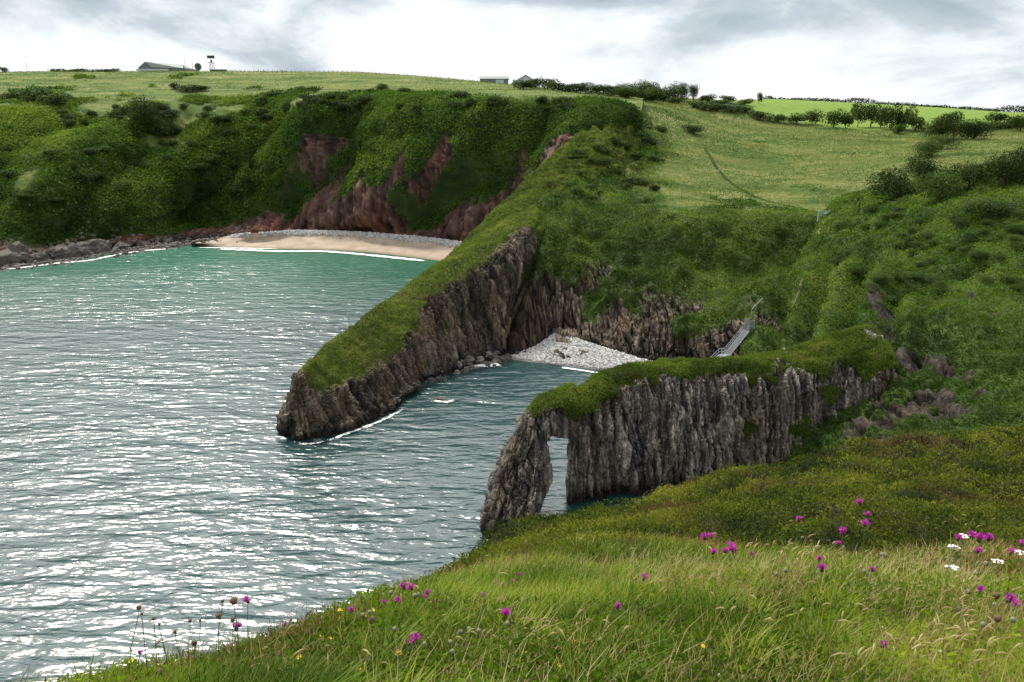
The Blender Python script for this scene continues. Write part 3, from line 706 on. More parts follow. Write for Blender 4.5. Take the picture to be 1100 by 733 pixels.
# far slopes
p, n, d, px, py = sample_patch('hillside', 170000, lambda m, nn, at, px, py, dep: sstep(.45, .6, at['veg'])*np.clip(1-1.6*at['field'], 0, 1)*(dep < 420))
V, F_ = leaves(p, n, .75*d/280, .9, .7, .9)
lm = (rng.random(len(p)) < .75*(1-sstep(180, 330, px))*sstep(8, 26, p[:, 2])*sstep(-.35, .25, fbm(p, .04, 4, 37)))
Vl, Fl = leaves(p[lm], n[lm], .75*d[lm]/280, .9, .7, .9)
cover('sunlit_leaves', Vl, Fl, M['leaf_mid'], np.clip(tint_of(p[lm], .05, 221)+.18, 0, 1), 'brighter green leaves on the sunlit slope left of the beach', 'sunlit_leaves')  # brighter leaf colour and raised tint paint sunlight onto this slope
p, n, d, px = p[~lm], n[~lm], d[~lm], px[~lm]
V, F_ = leaves(p, n, .75*d/280, .9, .7, .9)
cover('bramble', V, F_, M['leaf_dark'], np.clip(tint_of(p, .05, 201, .3)+.38*(1-sstep(150, 330, px))*sstep(12, 35, p[:, 2])*sstep(-.3, .3, fbm(p, .03, 4, 37))+.05, 0, 1), 'dark bramble and ferns covering the far bay slopes', 'bramble')  # tint raised on the upper left slope as painted sunlight
# headland turf
p, n, d, px, py = sample_patch('headland', 130000, lambda m, nn, at, px, py, dep: sstep(.45, .6, at['veg'])*(150/dep)**2)
V, F_ = leaves(p, n, .28*d/130, .2, .5, .9)
cover('turf', V, F_, M['leaf_head'], tint_of(p, .2, 202), 'yellow-green turf along the sloping headland ridge', 'turf')
# cove slope shrubs + pasture
p, n, d, px, py = sample_patch('cove_slope', 130000, lambda m, nn, at, px, py, dep: sstep(.45, .6, at['veg'])*(1-at['field'])*(1-at['lush'])*(dep < 300)*(170/dep)**2)
V, F_ = leaves(p, n, .42*d/170, .7, .6, .9)
cover('scrub', V, F_, M['leaf_dark'], np.clip(tint_of(p, .13, 203)+.06, 0, 1), 'green scrub on the slope above the pebble cove', 'scrub')
p, n, d, px, py = sample_patch('cove_slope', 110000, lambda m, nn, at, px, py, dep: at['field']*(dep < 400)*(170/dep)**1.5)
V, F_ = leaves(p, n, .5*d/220, .3, .25, .6, .6)
cover('pasture_grass', V, F_, M['pasture'], tint_of(p, .07, 204), 'pale tall grass over the valley pasture', 'grass')
p, n, d, px, py = sample_patch('hillside', 50000, lambda m, nn, at, px, py, dep: at['field']*(dep < 480))
V, F_ = leaves(p, n, .6*d/380, .2, .35, .8, .4)
cover('plateau_grass', V, F_, M['pasture'], np.clip(tint_of(p, .03, 205)-.08, 0, 1), 'rough green grass on the plateau behind the bay', 'grass')
# right hillside
p, n, d, px, py = sample_patch('right_hillside', 230000, lambda m, nn, at, px, py, dep: sstep(.42, .6, at['veg'])*(120/dep)**2)
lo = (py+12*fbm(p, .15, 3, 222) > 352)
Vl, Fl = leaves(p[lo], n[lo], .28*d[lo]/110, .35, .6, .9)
cover('shaded_leaves', Vl, Fl, M['leaf_dark'], np.clip(tint_of(p[lo], .2, 223)-.10, 0, 1), 'growth with shade painted into its dark green on the steep foot of the hillside behind the arch wall', 'shaded_leaves')  # darker leaf colour and lowered tint stand in for shade low on the slope
p, n, d = p[~lo], n[~lo], d[~lo]
V, F_ = leaves(p, n, .30*d/120, .55, .6, .9)
cover('thicket', V, F_, M['leaf_mid'], tint_of(p, .2, 206), 'mixed green thicket covering the hillside above the arch', 'thicket')
# arch top vegetation
mid = ARCH[0][ARCH[1]].mean(1); vf = ARCH[2][ARCH[1]].mean(1)
e1 = ARCH[0][ARCH[1][:, 2]]-ARCH[0][ARCH[1][:, 0]]; e2 = ARCH[0][ARCH[1][:, 3]]-ARCH[0][ARCH[1][:, 1]]
nn = np.cross(e1, e2); ar = np.linalg.norm(nn, axis=1); nn = unit(nn)
w = ar*sstep(.42, .6, vf); w /= w.sum(); i = rng.choice(len(w), 60000, p=w)
V, F_ = leaves(mid[i], nn[i], .24, .22, .5, .9)
cover('arch_turf', V, F_, M['leaf_head'], tint_of(mid[i], .3, 207), 'turf and scrub draped over the top of the rock arch', 'turf')

# foreground gorse / heather
p, n, d, px, py = sample_patch('foreground', 420000, lambda m, nn, at, px, py, dep: sstep(.1, .6, at['field'])*(dep < 40)*(12/np.maximum(dep, 4))**1.7*(m[:, 2] > 30))
V, F_ = leaves(p, n, .040*(d/9)**.8, .14, .40, .45, .7)
cover('gorse', V, F_, M['gorse'], tint_of(p, 1.3, 208, .5), 'low olive gorse and heather on the brow beyond the grass', 'gorse')

# ------------------------------------------------------------------ foreground grass
def blades(p, n, h, w, lean, seg=3, az=None):
    k = len(p); az = rng.random(k)*2*np.pi if az is None else az+rng.normal(size=k)*.5
    dirv = np.stack([np.cos(az), np.sin(az), 0*az], 1)+np.array([.35, .0, 0])
    sidev = unit(np.cross(dirv, [0, 0, 1.]))
    ts = np.linspace(0, 1, seg+1); rings = []
    for t_ in ts:
        c = p+np.array([0, 0, 1.])*(h*(t_-.35*lean*t_**2))[:, None]+dirv*(h*lean*t_**2*.8)[:, None]
        ww = (w*(1-t_**1.6)*.5+.0004)[:, None]
        rings.append(c-sidev*ww); rings.append(c+sidev*ww)
    V = np.stack(rings, 1); m = 2*(seg+1)
    base = (np.arange(k)*m)[:, None]
    F2 = np.concatenate([base+np.array([2*s, 2*s+1, 2*s+3, 2*s+2]) for s in range(seg)], 0)
    return V.reshape(-1, 3), F2, m
def grass_layer(name, n_, hfun, w, lean, mat, seed, label, wf, tsc=1.5, ts=.0, seg=3, spread=.45):
    p, n, d, px, py = sample_patch('foreground', n_, wf)
    h = hfun(p, d)*(.55+.7*rng.random(len(p)))
    V, F2, m = blades(p-np.array([0, 0, .02]), n, h, w*(.6+.8*rng.random(len(p)))*np.maximum(1, d/3.2)**.6, lean*(.4+1.0*rng.random(len(p))), seg)
    t_ = np.clip(tint_of(p, tsc, seed, spread)+ts, 0, 1)
    me = raw_mesh(name, V, F2, 4, mat, dict(tint=np.repeat(t_, m)), True)
    return tag(link(name, me), label, 'grass', kind='stuff')
M['grass'] = leaf_mat('meadow_grass', [(.2, (.030, .06, .007)), (.4, (.08, .14, .010)), (.58, (.155, .23, .018)), (.8, (.32, .35, .05))], .45, .45, 1.2)
M['straw'] = leaf_mat('dry_grass', [(.2, (.16, .12, .05)), (.5, (.34, .27, .13)), (.8, (.55, .46, .27))], .35, .6, 1.2)
M['brown'] = leaf_mat('brown_stalk', [(.2, (.06, .035, .015)), (.5, (.15, .085, .035)), (.8, (.28, .17, .07))], .3, .7, 1.2)
clump = lambda m: sstep(-.25, .45, fbm(m, 1.1, 3, 301))
near = lambda at, dep: (1-sstep(.15, .75, at['field']))*(dep < 9)*(4/np.maximum(dep, 2.2))**1.6
hg = lambda p, d: .055+.12*sstep(-.3, .5, fbm(p, 1.1, 3, 301))
grass_layer('grass', 85000, hg, .0050, .75, M['grass'], 211, 'bright green meadow grass in the foreground', lambda m, nn, at, px, py, dep: near(at, dep)*(.25+clump(m)), spread=.8)
grass_layer('dry_grass', 52000, lambda p, d: .06+.13*rng.random(len(p))**1.5, .0028, .6, M['straw'], 212, 'dry straw-coloured grass stalks in the foreground', lambda m, nn, at, px, py, dep: near(at, dep)*(.35+1.6*sstep(.0, .4, fbm(m, .9, 3, 305))))
grass_layer('brown_stalks', 30000, lambda p, d: .08+.12*rng.random(len(p)), .003, .4, M['brown'], 213, 'reddish-brown stalks along the edge of the grass', lambda m, nn, at, px, py, dep: (at['field'] < .7)*(dep < 10)*(.1+1.4*sstep(.05, .4, fbm(m, .7, 3, 306))))
# tussocks: long blades springing from shared roots
pc, nc_, dc, pxc, pyc = sample_patch('foreground', 150, lambda m, nn, at, px, py, dep: (at['field'] < .5)*(dep < 7)*(4/np.maximum(dep, 2.2))**1.2)
ci = np.repeat(np.arange(150), 130); off = rng.normal(size=(len(ci), 3))*np.array([.035, .035, 0])
pt_ = pc[ci]+off; ht = (.08+.11*rng.random(150))[ci]*(.5+.7*rng.random(len(ci)))
Vt, Ft, mt = blades(pt_-np.array([0, 0, .02]), nc_[ci], ht, .0052*(.6+.8*rng.random(len(ci)))*np.maximum(1, dc[ci]/3.2)**.6, .5+.8*rng.random(len(ci)), 3, np.arctan2(off[:, 1], off[:, 0]))
tt_ = np.clip((.25+.6*rng.random(150))[ci]+(rng.random(len(ci))-.5)*.5, 0, 1)
tag(link('tussock_grass', raw_mesh('tussock_grass', Vt, Ft, 4, M['grass'], dict(tint=np.repeat(tt_, mt)), True)), 'bright tussocks of longer grass in the foreground', 'grass', kind='stuff')
# low leafy herbs between the blades
p, n, d, px, py = sample_patch('foreground', 90000, lambda m, nn, at, px, py, dep: near(at, dep))
V, F_ = leaves(p, n, .014+.022*rng.random(len(p))**2, .10, .55, .3, .4)
cover('herb', V, F_, M['grass'], np.clip(tint_of(p, 1.3, 214)-.12, 0, 1), 'small leafy herbs between the grass blades', 'herbs')

# seed heads: one mass of pale nodding grass heads
def seed_heads():
    mb_v = []; mb_f = []; tint = []; b = 0
    spots = []
    for (cx, cy, sx, sy, k, hh) in ((850, 592, 75, 12, 46, .24), (830, 640, 220, 45, 60, .22), (1035, 650, 26, 34, 60, .16), (1030, 665, 22, 30, 50, .10), (1040, 565, 50, 14, 16, .24), (560, 670, 170, 35, 45, .16), (300, 705, 110, 18, 25, .14), (1000, 690, 80, 25, 30, .2)):
        for i in range(k):
            spots.append((cx+random.gauss(0, sx*.6), cy+random.gauss(0, sy*.6), hh*random.uniform(.7, 1.15)))
    for (px, py, hh) in spots:
        q, h = head_at(px, py, hh)
        if q is None: continue
        g = Vector((q.x+random.uniform(-.22, .10)*hh, q.y+random.uniform(-.1, .1)*hh, q.z-h)); top = q
        L = random.uniform(.025, .055); dirx = Vector((random.uniform(-.1, 1), random.uniform(-.6, .5), random.uniform(-.1, .8))).normalized()
        mb = MB(); m1 = (g+top)/2+Vector((random.uniform(-.02, .01), 0, .02))
        mb.tube([g, m1, top], [.0013, .0011, .0009], 3, False)
        c1 = top+dirx*L*.5+Vector((0, 0, .006)); c2 = top+dirx*L
        mb.tube([top, top+dirx*L*.25+Vector((0, 0, .004)), c1, c2], [.0010, .0028, .0030, .0007], 5)
        for v in mb.v: mb_v.append(v)
        for f in mb.f: mb_f.append(tuple(i+b for i in f))
        b += len(mb.v); tint += [random.random()*.5+.4]*len(mb.v)
    me = bpy.data.meshes.new('seed_heads'); me.from_pydata(mb_v, [], mb_f); me.materials.append(M['straw'])
    at = me.attributes.new('tint', 'FLOAT', 'POINT'); at.data.foreach_set('value', tint); me.update()
    tag(link('seed_heads', me), 'pale feathery seed heads nodding above the grass', 'grass', kind='stuff')
def head_at(px, py, hwant):
    """march a pixel ray until it is hwant above the foreground ground"""
    d = Vector(ray(px, py)); o = Vector((0, 0, CH)); best = None
    for i in range(90):
        Y = 2.0+i*.06; q = o+d*(Y/d.y)
        gz = ground_z(q.x, q.y, CH+1)
        if gz < 20: continue
        h = q.z-gz
        if h < hwant: return q, max(h, .03)
        if best is None or h < best[1]: best = (q, h)
    if best and best[1] < .8: return best
    return None, None
seed_heads()

# ------------------------------------------------------------------ wild flowers, each a thing
M['petal'] = leaf_mat('magenta_petal', [(.2, (.28, .02, .32)), (.5, (.50, .05, .52)), (.85, (.72, .18, .70))], .35, .5, 30.)
M['stem'] = simple('flower_stem', (.10, .14, .04), .7, 0, .3, 40)
M['bract'] = simple('flower_bract', (.06, .045, .025), .8, 0, .4, 300)
M['seedb'] = simple('seed_head', (.14, .085, .055), .9, 0, .35, 200)
M['greyb'] = simple('grey_bud', (.20, .20, .14), .9, 0, .35, 200)
M['white'] = simple('yarrow_petal', (.78, .78, .72), .6, 0, .08, 100)
M['yellow'] = simple('yellow_petal', (.85, .55, .03), .5, 0, .15, 100)
def petals_mesh(seed, n=70, r=.019):
    g = np.random.default_rng(seed); az = g.random(n)*2*np.pi; el = np.radians(8+78*g.random(n)**.9)
    d = np.stack([np.cos(az)*np.cos(el), np.sin(az)*np.cos(el), np.sin(el)], 1); L = r*(.75+.5*g.random(n))[:, None]
    s = unit(np.cross(d, g.normal(size=(n, 3))))*r*.11
    b0 = np.array([0, 0, .004]); p0 = b0+d*.003; p1 = b0+d*L*.7; p2 = b0+d*L+np.array([0, 0, .001])
    V = np.stack([p0-s*.4, p0+s*.4, p1+s, p2+s*.5, p2-s*.9, p1-s], 1).reshape(-1, 3)
    F2 = np.arange(n*6).reshape(n, 6)
    return raw_mesh('petals', V, F2, 6, M['petal'], dict(tint=np.repeat(g.random(n), 6)), False)
PET = [petals_mesh(s) for s in (1, 2, 3)]
BR = MB().lathe([(.002, -.012), (.0062, -.008), (.0078, -.002), (.0068, .003), (.004, .006)], 9).mesh('bract', M['bract'], True)
BALL = MB().lathe([(.002, -.009), (.0068, -.006), (.0092, 0), (.0078, .006), (.0045, .009), (.001, .010)], 9).mesh('seed_ball', M['seedb'], True)
BALLG = MB().lathe([(.002, -.008), (.006, -.005), (.0082, 0), (.007, .005), (.004, .008), (.001, .009)], 9).mesh('grey_ball', M['greyb'], True)
def stem_to(q, h, leafy=True, rad=.0016):
    mb = MB(); lx, ly = random.uniform(-.05, .01)*h/.2, random.uniform(-.02, .02)
    base = (lx, ly, -h)
    mb.tube([base, (lx*.6, ly*.6, -h*.5), (lx*.1, 0, -h*.12), (0, 0, -.008)], [rad*1.3, rad, rad, rad*.9], 4)
    if leafy:
        for k in range(4):
            f = random.uniform(.25, .9); c = Vector((lx*f, ly*f, -h*f)); a = random.random()*6.28; L = random.uniform(.02, .045)
            d = Vector((math.cos(a), math.sin(a), .6)).normalized()*L; s = Vector((-math.sin(a), math.cos(a), 0))*.004
            mb.poly([c, c+d*.5+s, c+d, c+d*.5-s])
    return mb
def knapweed(px, py, size, label, h=.2, tilt=(0, 0), group='magenta knapweed blooms in the foreground'):
    q, hh = head_at(px, py, h)
    if q is None: print('no head', px, py); return
    o = empty('knapweed', q); o['label'] = label; o['category'] = 'wildflower'; o['group'] = group
    dist = (q-Vector((0, 0, CH))).length; s = max(.55, min(1.9, size/F*dist/.040))
    stem_to(q, hh).build('stem', M['stem'], o)
    a = link('flower_head', BR, o); pt = link('petals', random.choice(PET), a)
    a.scale = (s, s, s); a.rotation_euler = (tilt[0]+random.uniform(-.3, .5), tilt[1]+random.uniform(-.4, .4), random.random()*6)
    return o
KN = [
 (266, 646, 9, .17, 'magenta knapweed bloom with tall stem standing against the water, highest of the left clump'),
 (254, 675, 11, .09, 'magenta knapweed bloom just above the bright grass tuft near the left edge of the slope'),
 (306, 672, 5, .05, 'tiny faded magenta bloom alone on the turf edge right of the left clump'),
 (218, 728, 8, .08, 'magenta bloom at the bottom edge, lowest of the left-hand blooms'),
 (150, 702, 5, .08, 'small dark pink bud beside the tall bare stalks at the far left'),
 (378, 656, 8, .10, 'leftmost magenta bloom of the row along the gorse edge'),
 (392, 655, 6, .10, 'small magenta bloom tucked beside the brown seed heads at the gorse edge'),
 (398, 667, 8, .07, 'pale ragged purple bloom low in the grass under the gorse edge row'),
 (413, 648, 6, .10, 'small round magenta bloom between larger blooms at the gorse edge'),
 (426, 647, 9, .10, 'single full magenta bloom right beneath the topmost double bloom'),
 (434, 631, 9, .14, 'left bloom of the topmost magenta pair against the water'),
 (442, 632, 10, .14, 'right bloom of the topmost magenta pair against the water'),
 (456, 643, 8, .11, 'round magenta bloom beside two grey buds'),
 (459, 638, 8, .12, 'slightly higher magenta bloom touching the round one beside two grey buds'),
 (466, 648, 6, .09, 'faded purple bloom behind a small yellow flower'),
 (446, 689, 13, .10, 'upper bloom of the big magenta pair in the middle of the lower grass'),
 (440, 695, 10, .08, 'lower bloom of the big magenta pair in the middle of the lower grass'),
 (543, 662, 13, .12, 'large solitary magenta bloom on a leaning stalk in open grass'),
 (518, 641, 7, .12, 'pale pink bloom at the foot of the dark gorse mound'),
 (533, 627, 6, .13, 'small bright bloom left of the cluster below the gorse mound'),
 (540, 631, 9, .12, 'widest bloom of the cluster below the gorse mound'),
 (551, 626, 6, .13, 'right-hand bloom of the cluster below the gorse mound'),
 (558, 618, 5, .14, 'small pink bloom highest above the cluster below the gorse mound'),
 (692, 622, 9, .14, 'lone magenta bloom above the pale grass in mid slope'),
 (664, 653, 9, .12, 'lone magenta bloom in yellowish grass, lower left of its nearest neighbour'),
 (757, 578, 9, .20, 'upper left bloom of the seven-bloom cluster beside the nodding seed heads'),
 (764, 577, 8, .20, 'upper right bloom of the seven-bloom cluster beside the nodding seed heads'),
 (766, 594, 8, .17, 'lower left bloom of the seven-bloom cluster beside the nodding seed heads'),
 (784, 587, 9, .18, 'tallest of the right-hand blooms in the cluster beside the nodding seed heads'),
 (788, 592, 11, .17, 'biggest bloom of the cluster beside the nodding seed heads'),
 (779, 593, 8, .17, 'middle bloom touching the biggest one beside the nodding seed heads'),
 (807, 596, 6, .15, 'small bloom right of the cluster among nodding seed heads'),
 (858, 559, 7, .28, 'magenta bloom beside a dark bud high against the gorse'),
 (924, 541, 9, .40, 'topmost magenta bloom of all, high against the gorse'),
 (932, 554, 7, .36, 'small magenta bloom just below the topmost one'),
 (929, 564, 9, .34, 'third bloom down of the tall trio against the gorse'),
 (906, 572, 10, .30, 'wide magenta bloom to the left of the tall trio'),
 (901, 585, 6, .24, 'small red-purple bloom on a grey bud under the wide bloom'),
 (883, 612, 10, .18, 'ragged pale magenta bloom over the bright grass'),
 (880, 601, 7, .2, 'faded pink bloom just above the ragged pale one'),
 (937, 613, 7, .18, 'solitary small bloom right of the ragged pale one'),
 (1029, 579, 8, .22, 'magenta bloom directly left of the white yarrow on the right'),
 (1044, 577, 9, .22, 'magenta bloom directly right of the upper white yarrow'),
 (1052, 580, 10, .21, 'dark purple bloom in the middle of the right-hand row'),
 (1062, 579, 9, .22, 'spreading magenta bloom at the right end of the row'),
 (1050, 593, 8, .19, 'dark purple bloom hanging below the right-hand row'),
 (1086, 594, 7, .18, 'round purple bloom under the white yarrow at the right edge'),
 (1097, 585, 7, .2, 'magenta bloom cut by the right edge of the view'),
 (1053, 636, 9, .17, 'round magenta bloom above the grass right of the straw tuft'),
 (1084, 645, 11, .16, 'left bloom of the wide magenta pair near the right edge'),
 (1092, 650, 9, .15, 'right bloom of the wide magenta pair near the right edge'),
 (948, 694, 9, .12, 'magenta bloom low near the bottom right'),
]
for (x, y, s, h, l) in KN: knapweed(x, y, s, l, h)
def bud(px, py, size, h, label, group, mesh, cat='seed head', name='seed_head', leafy=False):
    q, hh = head_at(px, py, h)
    if q is None: return
    o = empty(name, q); tag(o, label, cat, group)
    dist = (q-Vector((0, 0, CH))).length; s = max(.5, min(2, size/F*dist/.020))
    stem_to(q, hh, leafy, .0014).build('stem', M['stem'], o)
    a = link('head', mesh, o); a.scale = (s, s, s); a.rotation_euler = (random.uniform(-.4, .4), random.uniform(-.4, .4), 0)
for (x, y, s, h, l) in [(149, 653, 5, .17, 'tallest bare seed stalk standing against the water at the far left'), (152, 660, 3, .15, 'short bud close to the tallest stalk at the far left'), (165, 665, 4, .14, 'second seed stalk from the left, against the water'),
        (171, 671, 3, .12, 'third small seed stalk from the left'), (188, 679, 4, .11, 'thin seed stalk midway between the far left ones and the purple clump'), (204, 667, 4, .14, 'leaning seed stalk left of the purple clump'),
        (239, 646, 4, .17, 'dark seed head highest left of the purple clump'), (235, 662, 6, .14, 'fat dark seed head on a leafy stalk left of the purple clump'), (251, 646, 8, .18, 'large brown seed head next to the tall purple bloom'),
        (250, 666, 5, .13, 'dark bud midway down the stalk of the purple clump'), (209, 691, 6, .09, 'brown seed head low on the turf edge at left'), (215, 667, 3, .13, 'narrow brown plantain head against the water')]:
    bud(x, y, s, h, l, 'dry seed stalks standing against the water', BALL, leafy=True)
grp = 'round grey-brown buds scattered in the grass'
for (x, y) in [(446, 640), (450, 639), (420, 637), (390, 661), (397, 658), (504, 676), (495, 679), (514, 678), (456, 692), (484, 690), (545, 670), (424, 676), (486, 700), (878, 589), (896, 584), (890, 581), (906, 588), (928, 614), (844, 613), (834, 617), (951, 597), (948, 596), (1048, 616), (1059, 606), (1069, 650), (1029, 655), (1088, 666), (1056, 671), (862, 578), (848, 583), (1040, 636)]:
    bud(x, y, 6, .13, 'round grey-brown bud on a thin stalk in the grass', grp, BALLG)
for (x, y, l) in [(1070, 640, 'dark red-brown knapweed head beside the wide magenta pair'), (1072, 665, 'dark red-brown knapweed head below the wide magenta pair'), (862, 557, 'dark red bud touching the bloom high against the gorse'), (171, 722, 'pinkish-brown seed head low at the bottom left')]:
    bud(x, y, 7, .16, l, 'dark red-brown knapweed heads', BALL)
# yarrow
def yarrow(px, py, h, label):
    q, hh = head_at(px, py, h)
    if q is None: return
    o = empty('yarrow', q); tag(o, label, 'wildflower', 'white yarrow on the right')
    stem_to(q, hh).build('stem', M['stem'], o)
    mb = MB()
    for k in range(16):
        a = random.random()*6.28; r = .026*random.random()**.5; x, y = r*math.cos(a)*1.2, r*math.sin(a); z = -.25*r
        mb.lathe([(.0015, -.003), (.0055, 0), (.006, .002), (.002, .004)], 6, (x, y, z))
        mb.tube([(0, 0, -.022), (x, y, z-.002)], .0006, 3, False)
    mb.build('flower_head', M['white'], o)
for (x, y, h, l) in [(1035, 575, .24, 'highest white yarrow, between magenta blooms on the right'), (1025, 587, .21, 'white yarrow lower left of the highest one'), (1096, 593, .19, 'white yarrow at the right edge beside a round purple bloom'), (1072, 602, .18, 'white yarrow in green grass between the right edge and the purple row'), (1023, 609, .17, 'small flat white yarrow above the straw tuft')]:
    yarrow(x, y, h, l)
DAISY = MB()
for k in range(7):
    a = k*2*math.pi/7; DAISY.poly([(0, 0, 0), (.006*math.cos(a-.35), .006*math.sin(a-.35), .001), (.009*math.cos(a), .009*math.sin(a), .002), (.006*math.cos(a+.35), .006*math.sin(a+.35), .001)])
DAISY = DAISY.lathe([(.0025, -.002), (.003, .001), (.001, .003)], 6).mesh('yellow_petals', M['yellow'])
for (x, y, s) in [(254, 696, 7), (237, 707, 7), (141, 710, 6), (278, 731, 8), (321, 706, 6), (319, 717, 6), (479, 642, 7), (487, 642, 6), (465, 648, 7), (403, 655, 6), (365, 656, 6), (394, 661, 6), (428, 702, 8), (386, 717, 7), (344, 684, 6), (354, 686, 5), (618, 690, 5), (640, 700, 5), (700, 640, 5), (755, 694, 5), (600, 715, 5), (566, 702, 5), (1005, 615, 5), (832, 600, 5)]:
    q, hh = head_at(x, y, .09)
    if q is None: continue
    o = empty('buttercup', q); tag(o, 'small yellow flower low in the grass', 'wildflower', 'small yellow flowers dotted in the grass')
    stem_to(q, hh, False, .001).build('stem', M['stem'], o)
    a = link('flower_head', DAISY, o); dist = (q-Vector((0, 0, CH))).length; k = s/F*dist/.018; a.scale = (k, k, k); a.rotation_euler = (random.uniform(.2, .9), random.uniform(-.3, .3), 0)
CLOV = MB().lathe([(.002, -.006), (.007, -.004), (.009, .001), (.006, .006), (.002, .008)], 8).mesh('clover_ball', M['white'], True)
for (x, y) in [(626, 725), (772, 726), (799, 728), (740, 722), (660, 731), (842, 700), (950, 722), (1010, 700), (284, 698), (540, 728), (905, 728)]:
    q, hh = head_at(x, y, .07)
    if q is None: continue
    o = empty('clover', q); tag(o, 'small round white clover head low in the grass', 'wildflower', 'white clover heads along the bottom of the slope')
    stem_to(q, hh, False, .001).build('stem', M['stem'], o); link('flower_head', CLOV, o).scale = (.8, .8, .8)

# ------------------------------------------------------------------ trees and bushes
def crown_mesh(seed, n, lobes, leaf, mat, squash=.75, name='crown'):
    g = np.random.default_rng(seed); cs = []; rs = []
    for k in range(lobes):
        a = g.random()*6.28; r = .32*g.random()**.5
        cs.append((r*math.cos(a), r*math.sin(a), .34+.36*g.random())); rs.append(.16+.15*g.random())
    cs = np.array(cs); rs = np.array(rs)
    i = g.choice(lobes, n, p=rs**2/(rs**2).sum())
    d = unit(g.normal(size=(n, 3))); rr = rs[i]*(1-.35*g.random(n)**2)*(1+.18*g.normal(size=n)*.6)
    p = cs[i]+d*rr[:, None]*np.array([1, 1, squash]); p[:, 2] = np.maximum(p[:, 2], .02)
    ln = unit(d*.8+unit(g.normal(size=(n, 3)))); u = unit(np.cross(ln, g.normal(size=(n, 3)))); w = np.cross(ln, u)
    s = (leaf*(.6+.8*g.random(n)))[:, None]
    V = np.stack([p-u*s*.5, p+w*s*.33, p+u*s*.5, p-w*s*.33], 1).reshape(-1, 3)
    return raw_mesh(name, V, np.arange(n*4).reshape(n, 4), 4, mat, dict(tint=np.repeat(np.clip(g.random(n)*.6+.25*g.normal(size=lobes)[i]+.15, 0, 1), 4)), False)
def trunk_mesh(seed, bush=False):
    random.seed(seed); mb = MB(); r = .022
    mb.tube([(0, 0, -.12), (.01, 0, .12), (.0, .01, .3), (.02, 0, .45)], [r*1.4, r, r*.8, r*.4], 6)
    for k in range(5):
        a = k*1.3+random.random(); z = .12+.06*k
        e = Vector((math.cos(a)*.22, math.sin(a)*.22, z+.22))
        mb.tube([(0, 0, z), tuple(e*.5+Vector((0, 0, z*.5))), tuple(e)], [r*.6, r*.4, r*.15], 4)
    return mb.mesh('trunk', M['bark'])
CR = {k: [crown_mesh(s+off, n, lb, lf, M[m], sq) for s in range(4)] for k, (off, n, lb, lf, m, sq) in dict(
    bush=(10, 1500, 9, .07, 'tree', .9), pale=(30, 1500, 9, .07, 'tree2', .9), tree=(50, 1800, 11, .055, 'tree', .9), fine=(70, 4500, 16, .035, 'tree', .9), finep=(90, 4500, 16, .035, 'tree2', .9)).items()}
TR = [trunk_mesh(s) for s in range(3)]
random.seed(11)
def plant(kind, x, y, z, w, h, label, group=None, cat='bush', name='bush', sink=.12):
    o = empty(name, (x, y, z-sink*h), random.random()*6); tag(o, label, cat, group)
    tr = link('trunk', random.choice(TR), o); c = link('crown', random.choice(CR[kind]), o)
    o.scale = (w/.95, w/.95, h/.82)
    return o
def bush_px(kind, px, py, wpx, hpx, label, group=None, cat='bush', name='bush', sink=.12):
    h, _ = hit(px, py)
    if h is None: h, yy = skyline(px)
    if h is None: print('no ground', px, py); return
    d = h.y*cp+(CH-h.z)*sp_
    return plant(kind, h.x, h.y, h.z, wpx*d/F, hpx*d/F, label, group, cat, name, sink)
